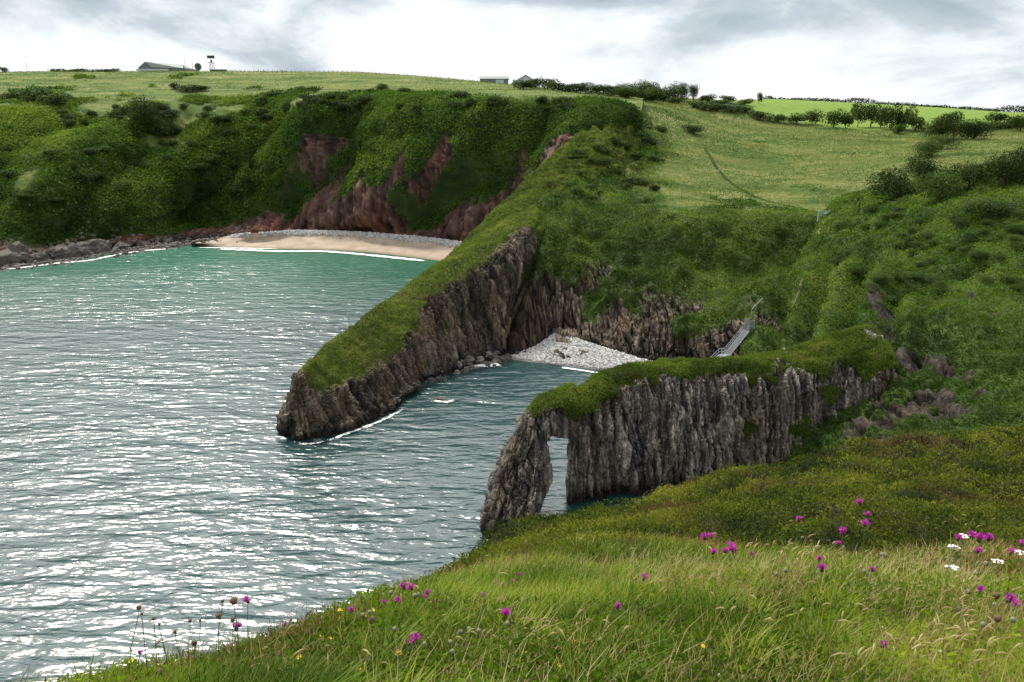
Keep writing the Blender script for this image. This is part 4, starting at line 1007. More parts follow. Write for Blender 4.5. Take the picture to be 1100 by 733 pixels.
# single, recognisable ones
for k, px, py, w, h, l, cat in [
 ('fine', 158, 138, 40, 34, 'big dark rounded tree below the plateau edge, left of the bay', 'tree'),
 ('bush', 172, 148, 24, 20, 'smaller dark bush at the right foot of the big rounded tree', 'bush'),
 ('bush', 3, 78, 10, 6, 'small dark bush on the skyline at the far left', 'bush'),
 ('bush', 36, 110, 34, 16, 'wide dark bush on the far left slope', 'bush'), ('bush', 60, 114, 30, 14, 'dark bush right of the wide one on the far left slope', 'bush'), ('bush', 12, 108, 22, 10, 'dark bush at the left edge of the far left slope', 'bush'),
 ('pale', 76, 137, 16, 9, 'light green bush low on the far left slope', 'bush'),
 ('bush', 188, 96, 12, 8, 'small dark bush alone below the big hangar', 'bush'), ('bush', 200, 98, 30, 7, 'low spreading bush below the radar tower', 'bush'), ('bush', 215, 98, 22, 7, 'low dark bush right of the spreading one below the radar tower', 'bush'),
 ('bush', 282, 114, 13, 10, 'round dark bush standing in the grass above the bay', 'bush'), ('bush', 327, 107, 11, 7, 'small dark bush left of a bigger one on the plateau edge', 'bush'), ('bush', 345, 107, 11, 6, 'low dark bush second along the plateau edge', 'bush'),
 ('bush', 411, 99, 15, 9, 'dark bush standing out on the plateau above the red cliffs', 'bush'), ('bush', 397, 101, 9, 6, 'small dark bush just left of the one above the red cliffs', 'bush'),
 ('pale', 437, 101, 22, 7, 'wide pale bush on the plateau above the red cliffs', 'bush'), ('bush', 487, 105, 11, 5, 'tiny bush at the cliff edge left of the headland', 'bush'),
 ('bush', 297, 104, 26, 5, 'flat dark thicket in the plateau grass', 'bush'),
 ('bush', 742, 143, 22, 9, 'low dark bush on the bank left of the field path', 'bush'), 
 ('fine', 966, 216, 60, 38, 'big dark bush standing at the left end of the hedge bank', 'bush'), ('fine', 992, 196, 44, 30, 'dark bush rising behind the big one on the hedge bank', 'bush'),
 ('finep', 1008, 214, 50, 28, 'grey-green bush next along the hedge bank', 'bush'), ('fine', 1040, 206, 56, 34, 'broad dark bush in the middle of the hedge bank', 'bush'), ('fine', 1078, 200, 56, 36, 'dark bush near the right end of the hedge bank', 'bush'), ('fine', 1112, 194, 60, 40, 'dark bush cut by the right edge of the view', 'bush'),
 ('finep', 1060, 232, 60, 20, 'low light green bush under the hedge bank', 'bush'),
 ('finep', 998, 168, 34, 18, 'light green bush at the foot of the dark clump across the field', 'bush'), ('finep', 1012, 160, 30, 16, 'light green bush touching the dark clump across the field', 'bush'),
 ('fine', 1005, 150, 32, 26, 'dark bush at the left of the clump across the field', 'bush'), ('fine', 1024, 150, 36, 24, 'dark bush in the middle of the clump across the field', 'bush'), ('fine', 1046, 150, 34, 24, 'dark bush at the right of the clump across the field', 'bush'), ('bush', 1018, 136, 24, 16, 'small dark tree poking up behind the clump across the field', 'tree'),
 ('fine', 1096, 141, 30, 18, 'round dark bush at the right edge of the pasture', 'bush'), ('bush', 1070, 132, 26, 12, 'low bush behind the pasture near the right edge', 'bush'),
 ('bush', 966, 144, 13, 11, 'small round bush at the right end of the tree row', 'bush'),
 ('pale', 700, 110, 30, 16, 'bright green rounded tree in front of the skyline thicket', 'tree'), 
 ('tree', 815, 112, 8, 13, 'lone small tree standing up at the corner of the bright field', 'tree')]:
    bush_px(k, px, py, w, h, l, 'dark bushes and trees on the slopes' if cat == 'bush' else None, cat, 'tree' if cat == 'tree' else 'bush')
# row of trees under the bright field
lab = ['leftmost low tree', 'second low bushy tree', 'third low bushy tree', 'fourth tree, dark and round', 'fifth tree, round and dense', 'sixth tree, narrow and pale', 'seventh tree, tall and dark', 'eighth tree, broad with dark trunks', 'ninth tree, broad and pale', 'tenth tree, tallest and brownest', 'eleventh tree, wide and grey-green', 'last tree, low and spreading']
for (px, py, w, h, k), l in zip([(816, 129, 22, 8, 'bush'), (836, 132, 18, 8, 'bush'), (855, 133, 22, 9, 'pale'), (876, 134, 20, 14, 'tree'), (895, 137, 20, 17, 'tree'), (908, 138, 14, 15, 'pale'), (921, 137, 16, 21, 'tree'), (935, 137, 22, 20, 'tree'), (946, 137, 16, 17, 'pale'), (957, 140, 22, 24, 'tree'), (971, 140, 22, 20, 'pale'), (983, 142, 18, 14, 'bush')], lab):
    bush_px(k, px, py, w*1.15, h*1.15, l+' in the row below the bright green field', 'trees in the row below the bright green field', 'tree', 'tree', .05)
# clump of woodland on the skyline
for (px, dy, w, h, k, l) in [(672, 9, 22, 14, 'pale', 'rounded pale tree at the left of the skyline wood'), (690, 9, 28, 18, 'pale', 'wide pale tree second in the skyline wood'), (706, 9, 26, 19, 'tree', 'tall tree in the middle of the skyline wood'), (722, 9, 26, 16, 'pale', 'pale tree right of the middle of the skyline wood'), (733, 10, 18, 19, 'tree', 'dark tree near the right end of the skyline wood'), (745, 10, 12, 18, 'tree', 'thin dark see-through tree at the right end of the skyline wood'), (760, 10, 18, 9, 'bush', 'low bush just right of the skyline wood'), (780, 10, 16, 7, 'bush', 'small low bush farthest right of the skyline wood')]:
    hp, yy = skyline(px)
    bush_px({'pale': 'finep', 'tree': 'fine'}.get(k, k), px, yy+3, w*1.1, h*1.05, l, 'trees of the skyline wood', 'tree', 'tree', .05)
for (px, y0, w, h) in [(562, 96, 22, 11), (575, 95, 18, 10), (588, 96, 20, 12), (600, 98, 20, 10), (612, 99, 18, 9), (624, 100, 22, 11), (636, 101, 18, 9), (648, 102, 22, 12), (660, 104, 22, 12), (674, 106, 22, 12), (688, 108, 22, 12), (712, 110, 20, 11), (728, 112, 18, 8), (756, 118, 22, 8), (770, 120, 18, 9), (784, 121, 20, 8), (800, 122, 20, 8), (800, 113, 14, 7), (772, 113, 18, 6), (748, 116, 14, 6)]:
    bush_px('bush', px, y0, w*1.2, h, 'low dark bush in the long thicket below the skyline wood', 'bushes of the thicket below the skyline wood')
# plateau-edge shrubs, many alike
for i in range(70):
    px = random.uniform(60, 640); py = np.interp(px, [60, 180, 240, 300, 340, 400, 500, 640], [122, 116, 122, 116, 110, 108, 107, 110])+random.uniform(-2, 12)
    bush_px('bush', px, py, random.uniform(9, 20), random.uniform(5, 10), 'small dark shrub along the crumbling plateau edge above the bay', 'shrubs along the plateau edge', 'shrub', 'shrub', .25)
for i in range(46):
    px = random.uniform(0, 300); py = random.uniform(125, 225)
    bush_px(random.choice(['bush', 'pale', 'bush']), px, py, random.uniform(10, 24), random.uniform(6, 12), 'shrub among the bramble on the slope left of the sand beach', 'shrubs on the slope left of the beach', 'shrub', 'shrub', .3)
for i in range(34):
    t_ = random.random(); px = 610+random.uniform(-25, 95)*(1-t_*.2)+t_*40; py = 210-t_*70+random.uniform(-12, 18)
    if px > 720: continue
    bush_px(random.choice(['bush', 'pale']), px, py, random.uniform(10, 22), random.uniform(5, 10), 'shrub on the rough bank between the headland and the pasture', 'shrubs on the bank behind the headland', 'shrub', 'shrub', .3)
for i in range(60):
    px = random.uniform(900, 1100); py = random.uniform(225, 330)
    bush_px(random.choice(['finep', 'finep', 'fine']), px, py, random.uniform(12, 26), random.uniform(6, 11), 'low shrub on the bushy hillside right of the cove', 'shrubs on the hillside right of the cove', 'shrub', 'shrub', .35)

# skyline hedges
def hedge(name, pts, w, h, n, mat, label):
    g = rng; pts = np.array(pts); L = np.concatenate([[0], np.cumsum(np.linalg.norm(np.diff(pts, axis=0), axis=1))])
    s = g.random(n)*L[-1]; c = np.stack([np.interp(s, L, pts[:, k]) for k in range(3)], 1)
    hh = h*(.75+.45*fbm(c, .12, 3, 401))+h*.5*sstep(.3, .5, fbm(c, .05, 2, 402))
    o = np.stack([g.normal(size=n)*w*.3, g.normal(size=n)*w*.3, g.random(n)*hh], 1)
    V, F2 = leaves(c+o, unit(o+np.array([0, 0, .3])), .8, .2, .7, .6)
    me = raw_mesh(name, V, F2, 4, mat, dict(tint=np.repeat(g.random(n), 4)))
    root = empty('hedge', tuple(pts[0])); tag(root, label, 'hedge')
    o = link('foliage', me, root); o.matrix_parent_inverse = Matrix.Translation(-Vector(pts[0]))
    return root
def sky_pts(x0, x1, step=12):
    out = []; x = x0
    while x <= x1:
        h, y = skyline(x)
        if h: out.append((h.x, h.y, h.z-.3))
        x += step
    return out
def bright_edge(x0, x1):
    return [tuple(np.array(P(x, float(np.interp(x, [800, 870, 930, 1000, 1090, 1300], [107.5, 109, 112, 116, 121, 122])), float(np.interp(x, [800, 870, 930, 1000, 1090, 1300], [465, 475, 475, 470, 460, 450]))))-np.array([0, 0, .5])) for x in range(x0, x1, 20)]
hedge('skyline_hedge', bright_edge(822, 1260), 3.0, 2.6, 9000, M['tree'], 'long low hedge along the top of the bright green field on the skyline')
hedge('plateau_hedge', sky_pts(55, 135), 2.5, 2.0, 1500, M['tree'], 'low dark hedge on the skyline left of the big hangar')
hl = [hit(x, y)[0] for x, y in ((1050, 141), (1075, 139), (1100, 137), (1140, 136))]
hedge('pasture_hedge', [tuple(q) for q in hl if q], 4, 3.0, 2500, M['tree'], 'short hedge along the top of the right-hand pasture')

# ------------------------------------------------------------------ distant buildings and radar site
M['roof'] = simple('hangar_roof', (.17, .21, .19), .6, .1, .15, .3)
M['roof2'] = simple('grey_roof', (.30, .36, .42), .6, .1, .12, .3)
M['wall_dark'] = simple('dark_cladding', (.12, .15, .17), .7, 0, .15, .4)
M['wall_pale'] = simple('pale_cladding', (.42, .48, .52), .7, 0, .12, .4)
M['glass'] = simple('dark_glass', (.03, .035, .04), .2)
M['steel'] = simple('galvanised_steel', (.40, .43, .46), .5, .5, .15, 3)
M['dk'] = simple('dark_metal', (.045, .055, .055), .5, .2, .2, 2)
def hangar(px0, px1, ytop, Y, depth, gable_front, label, roofm, wallm, frontm, skyl_py, wh=.45, windows=0):
    a = P(px0, skyl_py, Y); b = P(px1, skyl_py, Y); cx = (a[0]+b[0])/2; w = b[0]-a[0]
    zt = P(px0, ytop, Y)[2]; zb = a[2]-1.0; h = zt-zb; wz = h*wh+.5
    o = empty('hangar', (cx, Y, zb)); tag(o, label, 'building')
    if gable_front:
        m = MB(); pr = [(-w/2, 0), (w/2, 0), (w/2, wz), (0, h), (-w/2, wz)]
        m.poly([(x, 0, z) for x, z in pr]); m.poly([(x, depth, z) for x, z in pr][::-1])
        m.poly([(-w/2, 0, 0), (-w/2, depth, 0), (-w/2, depth, wz), (-w/2, 0, wz)][::-1]); m.poly([(w/2, 0, 0), (w/2, depth, 0), (w/2, depth, wz), (w/2, 0, wz)])
        m.build('wall', wallm, o)
        r = MB(); e = .5
        for s in (-1, 1):
            x0, x1 = s*(w/2+e), 0; z0 = wz-e*(h-wz)/(w/2)+.06; z1 = h+.06
            r.poly([(x0, -e, z0), (x1, -e, z1), (x1, depth+e, z1), (x0, depth+e, z0)]); r.poly([(x0, -e, z0-.25), (x1, -e, z1-.25), (x1, -e, z1), (x0, -e, z0)])
        r.build('roof', roofm, o)
        d = MB().box((0, -.08, wz*.42), (w*.4, .12, wz*.84)).build('door', frontm, o)
        for k in range(5): MB().box((-w*.2+w*.1*k, -.16, wz*.42), (.12, .06, wz*.8)).build('rail', M['dk'], d)
    else:
        m = MB(); m.box((0, depth/2, wz/2), (w, depth, wz))
        m.poly([(-w/2, 0, wz), (-w/2, depth/2, h), (-w/2, depth, wz)]); m.poly([(w/2, 0, wz), (w/2, depth, wz), (w/2, depth/2, h)])
        m.build('wall', wallm, o)
        r = MB(); e = .5
        for s in (0, 1):
            y0 = -e if s == 0 else depth+e
            r.poly([(-w/2-e, y0, wz-.1), (w/2+e, y0, wz-.1), (w/2+e, depth/2, h+.06), (-w/2-e, depth/2, h+.06)])
        r.build('roof', roofm, o)
        MB().box((w*.2, -.08, wz*.45), (w*.28, .1, wz*.8)).build('door', frontm, o)
        for k in range(windows):
            f = MB().box((-w*.44+k*w*.1, -.06, wz*.6), (w*.06, .1, wz*.35)).build('window', M['steel'], o)
            MB().box((-w*.44+k*w*.1, -.125, wz*.6), (w*.045, .02, wz*.27)).build('pane', M['glass'], f)
    return o
def skp(px): return skyline(px)[1] or 76
# big hangar: gable at left, long roof falling to the right
s0 = 75.6
Yh = 470; ax = P(147, s0, Yh)[0]; bx_ = P(156, s0, Yh)[0]; cx_ = P(186, s0, Yh)[0]; dx_ = P(197, s0, Yh)[0]; ex_ = P(164, s0, Yh)[0]
zb = P(150, 78, Yh)[2]; ze = P(150, 72.5, Yh)[2]; zt = P(150, 66.3, Yh)[2]; zt2 = P(150, 68.2, Yh)[2]; zg = P(150, 76, Yh)[2]
o = empty('hangar', (ax, Yh, zb)); tag(o, 'large dark hangar with a long sloping roof on the left skyline', 'building')
L = lambda x, y, z: (x-ax, y, z-zb)
MB().poly([L(ax, 2, zb), L(ex_, 0, zb), L(ex_, 0, ze), L(bx_, 1, zt), L(ax, 2, ze)]).poly([L(ax, 2, zb), L(ax, 2, ze), L(bx_, 26, zt), L(bx_, 26, zb)]).build('gable_wall', M['wall_dark'], o)
MB().poly([L(ex_+.02, 0, zb), L(dx_, 1, zb), L(dx_, 1, ze-.3), L(ex_+.02, 0, ze)]).poly([L(dx_, 1, zb), L(dx_, 22, zb), L(dx_, 22, ze-.3), L(dx_, 1, ze-.3)]).build('wall', M['wall_dark'], o)
MB().poly([L(ex_-.2, -.4, ze+.05), L(dx_+.4, .6, ze-.6), L(cx_, 10, zt2), L(bx_, 9, zt+.15), L(bx_, 1, zt+.05)]).poly([L(dx_+.4, .6, ze-.6), L(dx_, 22, ze-.6), L(cx_, 10, zt2)]).build('roof', M['roof'], o)
f = MB().box(L((ax+ex_)/2+4.5, -.6, (zg+ze)/2-.5), (18, .2, 1.0)).build('door', M['wall_pale'], o)
hangar(515.5, 546, 81.7, 450, 14, False, 'long flat green-roofed shed on the skyline above the red cliffs', M['roof'], M['wall_dark'], M['wall_pale'], skp(530)+.5, .62, 5)
hangar(549, 580, 80.3, 455, 20, True, 'pale gabled hangar half hidden behind bushes on the skyline', M['roof2'], M['wall_pale'], M['steel'], skp(560)+2, .35)
# radar tower
def mast(px, ytop, Y, label, r=.12):
    hb, yy = skyline(px); b = P(px, yy+.4, Y); zt = P(px, ytop, Y)[2]
    o = empty('mast', (b[0], Y, b[2]-.5)); tag(o, label, 'mast'); h = zt-b[2]+.5
    MB().tube([(0, 0, 0), (0, 0, h)], [r, r*.5], 5).build('pole', M['dk'], o)
    for k in range(3): MB().box((0, 0, h*(.45+.2*k)), (.9-.2*k, .08, .08)).build('crossbar', M['dk'], o)
mast(199.5, 62.5, 465, 'tall thin mast just right of the big hangar'); mast(207.5, 63, 465, 'tall thin mast between the hangar and the dish'); mast(29.5, 66, 465, 'thin lone mast on the left skyline'); mast(198, 70, 462, 'short stout post at the foot of the first mast', .3)
mast(231, 57, 466, 'thin aerial rising behind the radar tower', .08)
hb, yy = skyline(213.5); Y = 462; b = P(213.5, yy+.6, Y); zc = P(213.5, 71.8, Y)[2]; rd = 7.2*Y/F*.5
o = empty('satellite_dish', (b[0], Y, b[2]-.3)); tag(o, 'round dark radar dish on a short stand, seen face on', 'dish')
MB().tube([(0, 0, 0), (0, 0, zc-b[2])], [.5, .3], 8).build('stand', M['dk'], o)
MB().lathe([(.3, .9), (rd*.5, .6), (rd*.85, .15), (rd, -.25), (rd*.97, -.25), (rd*.8, .0), (rd*.4, .4), (.01, .5)], 28, (0, 0, zc-b[2]+.3), (0, 1, .1)).build('reflector', simple('dish_green', (.09, .12, .11), .6), o, True)
MB().tube([(0, -.2, zc-b[2]+.3), (0, -1.6, zc-b[2]+.3)], .12, 6).build('feed_horn', M['dk'], o)
hb, yy = skyline(228); b = P(228, yy+.6, Y); z1 = P(228, 67.5, Y)[2]; z2 = P(228, 62, Y)[2]; H1 = z1-b[2]+.3
o = empty('radar_tower', (b[0], Y, b[2]-.3)); tag(o, 'radar tower with a wide dark scanner on a pale lattice frame', 'tower')
for sx in (-1, 1):
    for sy in (-1, 1): MB().tube([(sx*1.1, sy*1.1, 0), (sx*.8, sy*.8, H1)], .10, 5).build('leg', M['steel'], o)
m = MB()
for k in range(3):
    za = H1*k/3; zb_ = H1*(k+1)/3
    for s in (-1, 1): m.tube([(-s*1.05, -1.05, za), (s*.95, -.95, zb_)], .06, 4); m.tube([(-1.05, s*1.05, za), (.95, -s*.95, zb_)], .06, 4)
m.build('bracing', M['steel'], o)
MB().box((0, 0, H1+.1), (2.6, 2.6, .22)).build('platform', M['steel'], o)
MB().tube([(0, 0, H1+.2), (0, 0, H1+1.6)], [.55, .45], 8).build('turntable', M['dk'], o)
sc = MB().box((0, 0, z2-b[2]+.6), (3.7, .8, 1.5)).box((-1.7, 0, z2-b[2]+.6), (.5, .7, 1.1)).box((1.7, 0, z2-b[2]+.6), (.5, .7, 1.1)); sc.build('scanner', M['dk'], o)
hb, yy = skyline(235); b = P(235, yy+.4, Y-4)
o = empty('hut', (b[0], Y-4, b[2]-.5)); tag(o, 'long low green hut at the foot of the radar tower', 'hut')
MB().box((0, 0, .7), (8, 4, 1.4)).build('wall', simple('hut_green', (.06, .10, .07), .7), o); MB().box((0, 0, 1.5), (8.5, 4.5, .2)).build('roof', M['dk'], o); MB().box((1.5, -2.03, .65), (1, .06, 1.1)).build('door', M['dk'], o)
# skyline fence
o = None; xs = [x for x in range(238, 520, 5)]
root = None; posts = []; 
for x in xs:
    h, y = skyline(x)
    if h: posts.append(h)
root = empty('fence', posts[0]); tag(root, 'thin post and wire fence along the plateau skyline', 'fence')
pm = MB().box((0, 0, .5), (.14, .14, 1.3)).mesh('post', M['bark'])
m = MB()
for i, h in enumerate(posts):
    p_ = link('post', pm, root); p_.location = h-posts[0]
    if i: 
        for zz_ in (.5, .9): m.tube([posts[i-1]-posts[0]+Vector((0, 0, zz_)), h-posts[0]+Vector((0, 0, zz_))], .02, 3, False)
m.build('wire', M['dk'], root)

# ------------------------------------------------------------------ staircase down to the cove
A = Vector(P(802, 355, 134)); B = Vector(P(754, 403, 129.5))
o = empty('staircase', B); tag(o, 'steep grey metal staircase with railings running down to the cove', 'staircase')
Bn = Vector((0, 0, 0)); An = A-B; dr = An.copy(); hd_ = Vector((dr.x, dr.y, 0)).normalized(); sd = Vector((-hd_.y, hd_.x, 0))
midb = An*.42; land = midb+hd_*1.4
runs = [(Bn, midb), (land, An)]
for s in (-1, 1):
    m = MB()
    for (a, b) in runs:
        for q in ((a, b),):
            dd = (b-a); m.tube([a+sd*s*.6, b+sd*s*.6], .13, 4)
    m.tube([midb+sd*s*.6, land+sd*s*.6], .13, 4)
    m.build('stringer', M['steel'], o)
    m = MB(); ps = [Bn, midb, land, An, An+hd_*1.2]
    for hz in (.55, 1.1): m.tube([q+sd*s*.64+Vector((0, 0, hz)) for q in ps], .05, 4)
    for (a, b) in zip(ps[:-1], ps[1:]):
        k = max(1, int((b-a).length/.55))
        for i in range(k): c = a.lerp(b, i/k)+sd*s*.64; m.tube([c, c+Vector((0, 0, 1.1))], .03, 4)
    m.build('railing', M['steel'], o)
m = MB()
for (a, b) in runs:
    k = int((b-a).length/.28)
    for i in range(k):
        c = a.lerp(b, (i+.5)/k); m.box(c, (1.15, .3, .05), Matrix.Rotation(math.atan2(sd.y, sd.x), 3, 'Z'))
m.build('treads', M['steel'], o)
MB().box((midb+land)/2+Vector((0, 0, .03)), (1.15, 1.5, .06), Matrix.Rotation(math.atan2(sd.y, sd.x), 3, 'Z')).build('landing', M['steel'], o)
for q in (midb, land):
    for s in (-1, 1): MB().tube([q+sd*s*.7, q+sd*s*.7-Vector((0, 0, 4.5))], .09, 5).build('support_post', M['steel'], o)
m = MB(); c = An+hd_*.6
for s in (-1, 1): m.box(c+sd*s*.645+Vector((0, 0, .9)), (.06, 1.2, 1.9), Matrix.Rotation(math.atan2(sd.y, sd.x), 3, 'Z'))
m.build('side_panel', M['steel'], o)
# steep handrail above the stairs
h1 = [hit(x, y)[0] for x, y in ((807, 340), (812, 334), (818, 328))]
if all(h1):
    o = empty('handrail', h1[0]); tag(o, 'short handrail rising from the stair head along the path', 'handrail')
    MB().tube([q-h1[0]+Vector((0, 0, 1.3)) for q in h1], .07, 4).build('rail', M['steel'], o)
    for q in h1: MB().tube([q-h1[0]-Vector((0, 0, .3)), q-h1[0]+Vector((0, 0, 1.3))], .06, 4).build('post', M['steel'], o)

# gate where the path leaves the pasture
M['gate'] = simple('gate_paint', (.42, .52, .48), .6, .2)
g, _ = hit(884, 236); g = g or Vector(P(884, 236, 178))
o = empty('gate', g, .1); tag(o, 'small pale metal gate where the path leaves the pasture', 'gate')
m = MB()
for z in (.3, .7, 1.1, 1.4): m.box((.1, 0, z+.5), (2.6, .07, .09))
m.build('bars', M['gate'], o)
for x in (-1.2, 1.4): MB().box((x, 0, .8), (.16, .16, 2.4)).build('gatepost', M['gate'], o)
MB().box((.6, -.08, 1.5), (.9, .04, .45)).build('notice', simple('notice_white', (.6, .65, .7), .5), o)
g, _ = hit(922, 229)
if g:
    o = empty('fence_post', g); tag(o, 'single wooden post standing right of the gate', 'post'); MB().tube([(0, 0, -.3), (0, 0, 2.2)], [.14, .11], 6).build('shaft', M['bark'], o); MB().lathe([(.16, 0), (.16, .08), (.02, .16)], 6, (0, 0, 2.2)).build('cap', M['bark'], o)

# ------------------------------------------------------------------ paths: worn dirt draped on the land
M['dirt'] = simple('worn_dirt', (.17, .14, .085), .95, 0, .3, 1.5)
M['pathgrass'] = simple('trodden_grass', (.018, .045, .007), .95, 0, .4, 1.)
def path(pix, w, mat, label, lift=.25):
    pts = []
    P0 = np.array(pix, float); idx = np.linspace(0, len(pix)-1, (len(pix)-1)*12+1)
    Q = interp(P0, idx)
    for x, y in Q:
        h, n_ = hit(x, y)
        if h: pts.append(h)
    v = []; f = []
    for i, p_ in enumerate(pts):
        d = (pts[min(i+1, len(pts)-1)]-pts[max(i-1, 0)]); d.z = 0; d.normalize(); s = Vector((-d.y, d.x, 0))
        ww = w*(.7+.6*random.random())
        for k in (-1, -.4, .4, 1):
            q = p_+s*ww*.5*k; gz = ground_z(q.x, q.y); zz_ = gz if abs(gz-p_.z) < 1.5 else p_.z
            v.append((q.x, q.y, zz_+lift-abs(k)*lift*.9))
        if i:
            b = 4*i
            for k in range(3): f.append((b-4+k, b-3+k, b+1+k, b+k))
    me = bpy.data.meshes.new('path'); me.from_pydata(v, [], f); me.materials.append(mat); me.update()
    tag(link('path', me), label, kind='structure')
path([(757, 160), (764, 170), (771, 182), (780, 192), (795, 203), (812, 212), (835, 219), (860, 224)], 1.3, M['pathgrass'], 'trodden line through the valley pasture')
path([(770, 176), (773, 181), (771, 186)], 1.0, M['dirt'], 'bare earth on the upper pasture path')
path([(721, 143), (724, 146), (722, 149)], 1.0, M['dirt'], 'bare patch on the bank path')
path([(887, 235), (883, 242), (876, 256)], .9, M['dirt'], 'dirt path below the gate', .4)
path([(862, 300), (857, 318), (849, 334), (842, 348)], .5, M['dirt'], 'worn dirt edge dropping to the stairs', .35)

# ------------------------------------------------------------------ stones
STONE_V = []
def stone_batch(pts, sizes, mat, name, label, cat, flat=.65, seed=5):
    """many pebbles as one mass; low-poly faceted stones"""
    g = np.random.default_rng(seed)
    ico = []; 
    for zc in (-.75, 0, .75):
        r = .65 if abs(zc) > .1 else 1.
        for k in range(5): a = k*1.2566+(zc*.8); ico.append((r*math.cos(a), r*math.sin(a), zc))
    ico += [(0, 0, -1.0), (0, 0, 1.0)]; ico = np.array(ico)
    fs = []
    for r_ in (0, 5):
        for k in range(5): fs += [(r_+k, r_+(k+1) % 5, r_+5+(k+1) % 5), (r_+k, r_+5+(k+1) % 5, r_+5+k)]
    for k in range(5): fs += [(15, (k+1) % 5, k), (16, 10+k, 10+(k+1) % 5)]
    fs = np.array(fs); n = len(pts)
    sc = np.stack([1+.4*g.random(n), .7+.4*g.random(n), flat*(.7+.6*g.random(n))], 1)*sizes[:, None]*.5
    az = g.random(n)*6.28; c, s = np.cos(az), np.sin(az)
    v = ico[None]*(1+.22*(g.random((n, 17, 1))-.5))*sc[:, None]
    x = v[..., 0]*c[:, None]-v[..., 1]*s[:, None]; y = v[..., 0]*s[:, None]+v[..., 1]*c[:, None]
    v = np.stack([x, y, v[..., 2]+.3*x*(g.random((n, 1))-.5)], -1)+pts[:, None]
    F2 = (fs[None]+17*np.arange(n)[:, None, None]).reshape(-1, 3)
    me = raw_mesh(name, v.reshape(-1, 3), F2, 3, mat, dict(tint=np.repeat(g.random(n), 17)), False)
    if label: return tag(link(name, me), label, cat, kind='stuff')
    return me
def stone_mat(name, stops):
    t = NT(name); f = t.math('ADD', t.math('MULTIPLY', t.attr('tint'), .7), t.math('MULTIPLY', t.noise(t.pos(), 2., 4), .3))
    return t.done(t.principled(Base_Color=t.ramp(f, stops), Roughness=.8, Normal=t.bump(t.noise(t.pos(), 6, 4), .4, .1)))
M['pebble'] = stone_mat('pebble_stone', [(.15, (.22, .22, .23)), (.5, (.42, .42, .42)), (.85, (.64, .63, .61))])
M['boulder'] = stone_mat('boulder_stone', [(.15, (.03, .028, .026)), (.5, (.085, .075, .065)), (.85, (.20, .17, .14))])
M['redrock'] = stone_mat('red_boulder', [(.15, (.07, .045, .04)), (.5, (.15, .10, .085)), (.85, (.28, .20, .17))])
def on_patch(name, n, wf):
    p, nn, d, px, py = sample_patch(name, n, wf); return p
p = on_patch('cove_beach', 7000, lambda m, nn, at, px, py, dep: (m[:, 2] > .25)*1.)
stone_batch(p, .22+.38*rng.random(len(p))**2, M['pebble'], 'pebbles', 'pale grey pebbles heaped on the cove beach', 'pebbles')
p = on_patch('beach', 7000, lambda m, nn, at, px, py, dep: sstep(2.3, 3.3, m[:, 2]+.5*fbm(m, .15, 3, 9))*1.)
stone_batch(p, .5+.5*rng.random(len(p))**2, M['pebble'], 'shingle', 'bank of grey shingle between the sand and the red cliffs', 'shingle', seed=6)
# dark rubble at the foot of the left slopes
def line_scatter(pix, n, spread, zf=0., zmax=7.):
    idx = rng.random(n)*(len(pix)-1); Q = interp(np.array(pix, float), idx)
    out = []
    for x, y in Q: out.append(P(x, y, z=.2)+np.array([rng.normal()*spread*.6, rng.random()*spread, 0]))
    out = np.array([o_ for o_ in out if ground_z(o_[0], o_[1]) < zmax])
    for o_ in out: o_[2] = max(0.0, min(6, ground_z(o_[0], o_[1])))+zf
    return out
q = line_scatter([(-40, 292), (0, 288), (60, 281), (120, 271), (160, 267), (205, 263), (240, 257)], 1500, 9, 0., 12)
stone_batch(q, .6+1.5*rng.random(len(q))**2.5, M['boulder'], 'rubble', 'dark tumbled rubble along the foot of the left slopes', 'rocks', .7, 7)
q = line_scatter([(452, 412), (470, 402), (500, 396), (530, 388), (552, 384)], 420, 2.2, 0., 1.2)
stone_batch(q, .4+1.3*rng.random(len(q))**2.5, M['boulder'], 'rockfall', 'dark rockfall where the headland meets the cove', 'rocks', .7, 8)
q = line_scatter([(300, 249), (360, 251), (420, 254), (480, 259)], 260, 3, 0., 99)
stone_batch(q, .5+1.6*rng.random(len(q))**3, M['redrock'], 'red_rubble', 'reddish fallen stones at the foot of the red cliffs', 'rocks', .7, 9)
def boulder(px, py, w, hgt, label, mat='boulder', z=0.1, group=None, seed=0):
    random.seed(seed+int(px)); bm = bmesh.new(); bmesh.ops.create_icosphere(bm, subdivisions=4, radius=1)
    co = np.array([v.co[:] for v in bm.verts]); off = np.array([[px*.1, py*.1, seed]])
    _, _, c1 = worley(co+off, (1.3, 1.3, 1.3), seed+3); d = 1+(c1-.5)*.45+fbm(co+off, 1.5, 4, seed)*.45
    for v, k in zip(bm.verts, d): v.co = v.co*k
    me = bpy.data.meshes.new('boulder'); bm.to_mesh(me); bm.free(); me.materials.append(M[mat])
    at = me.attributes.new('tint', 'FLOAT', 'POINT'); at.data.foreach_set('value', [.45]*len(me.vertices))
    p_ = P(px, py, z=z); dd = p_[1]*cp+(CH-z)*sp_
    o = link('boulder', me, None, (p_[0], p_[1], z-.1)); o.scale = (w*dd/F*.5, w*dd/F*.4, hgt*dd/F*.75); o.rotation_euler = (0, 0, random.random()*6)
    tag(o, label, 'rock', group)
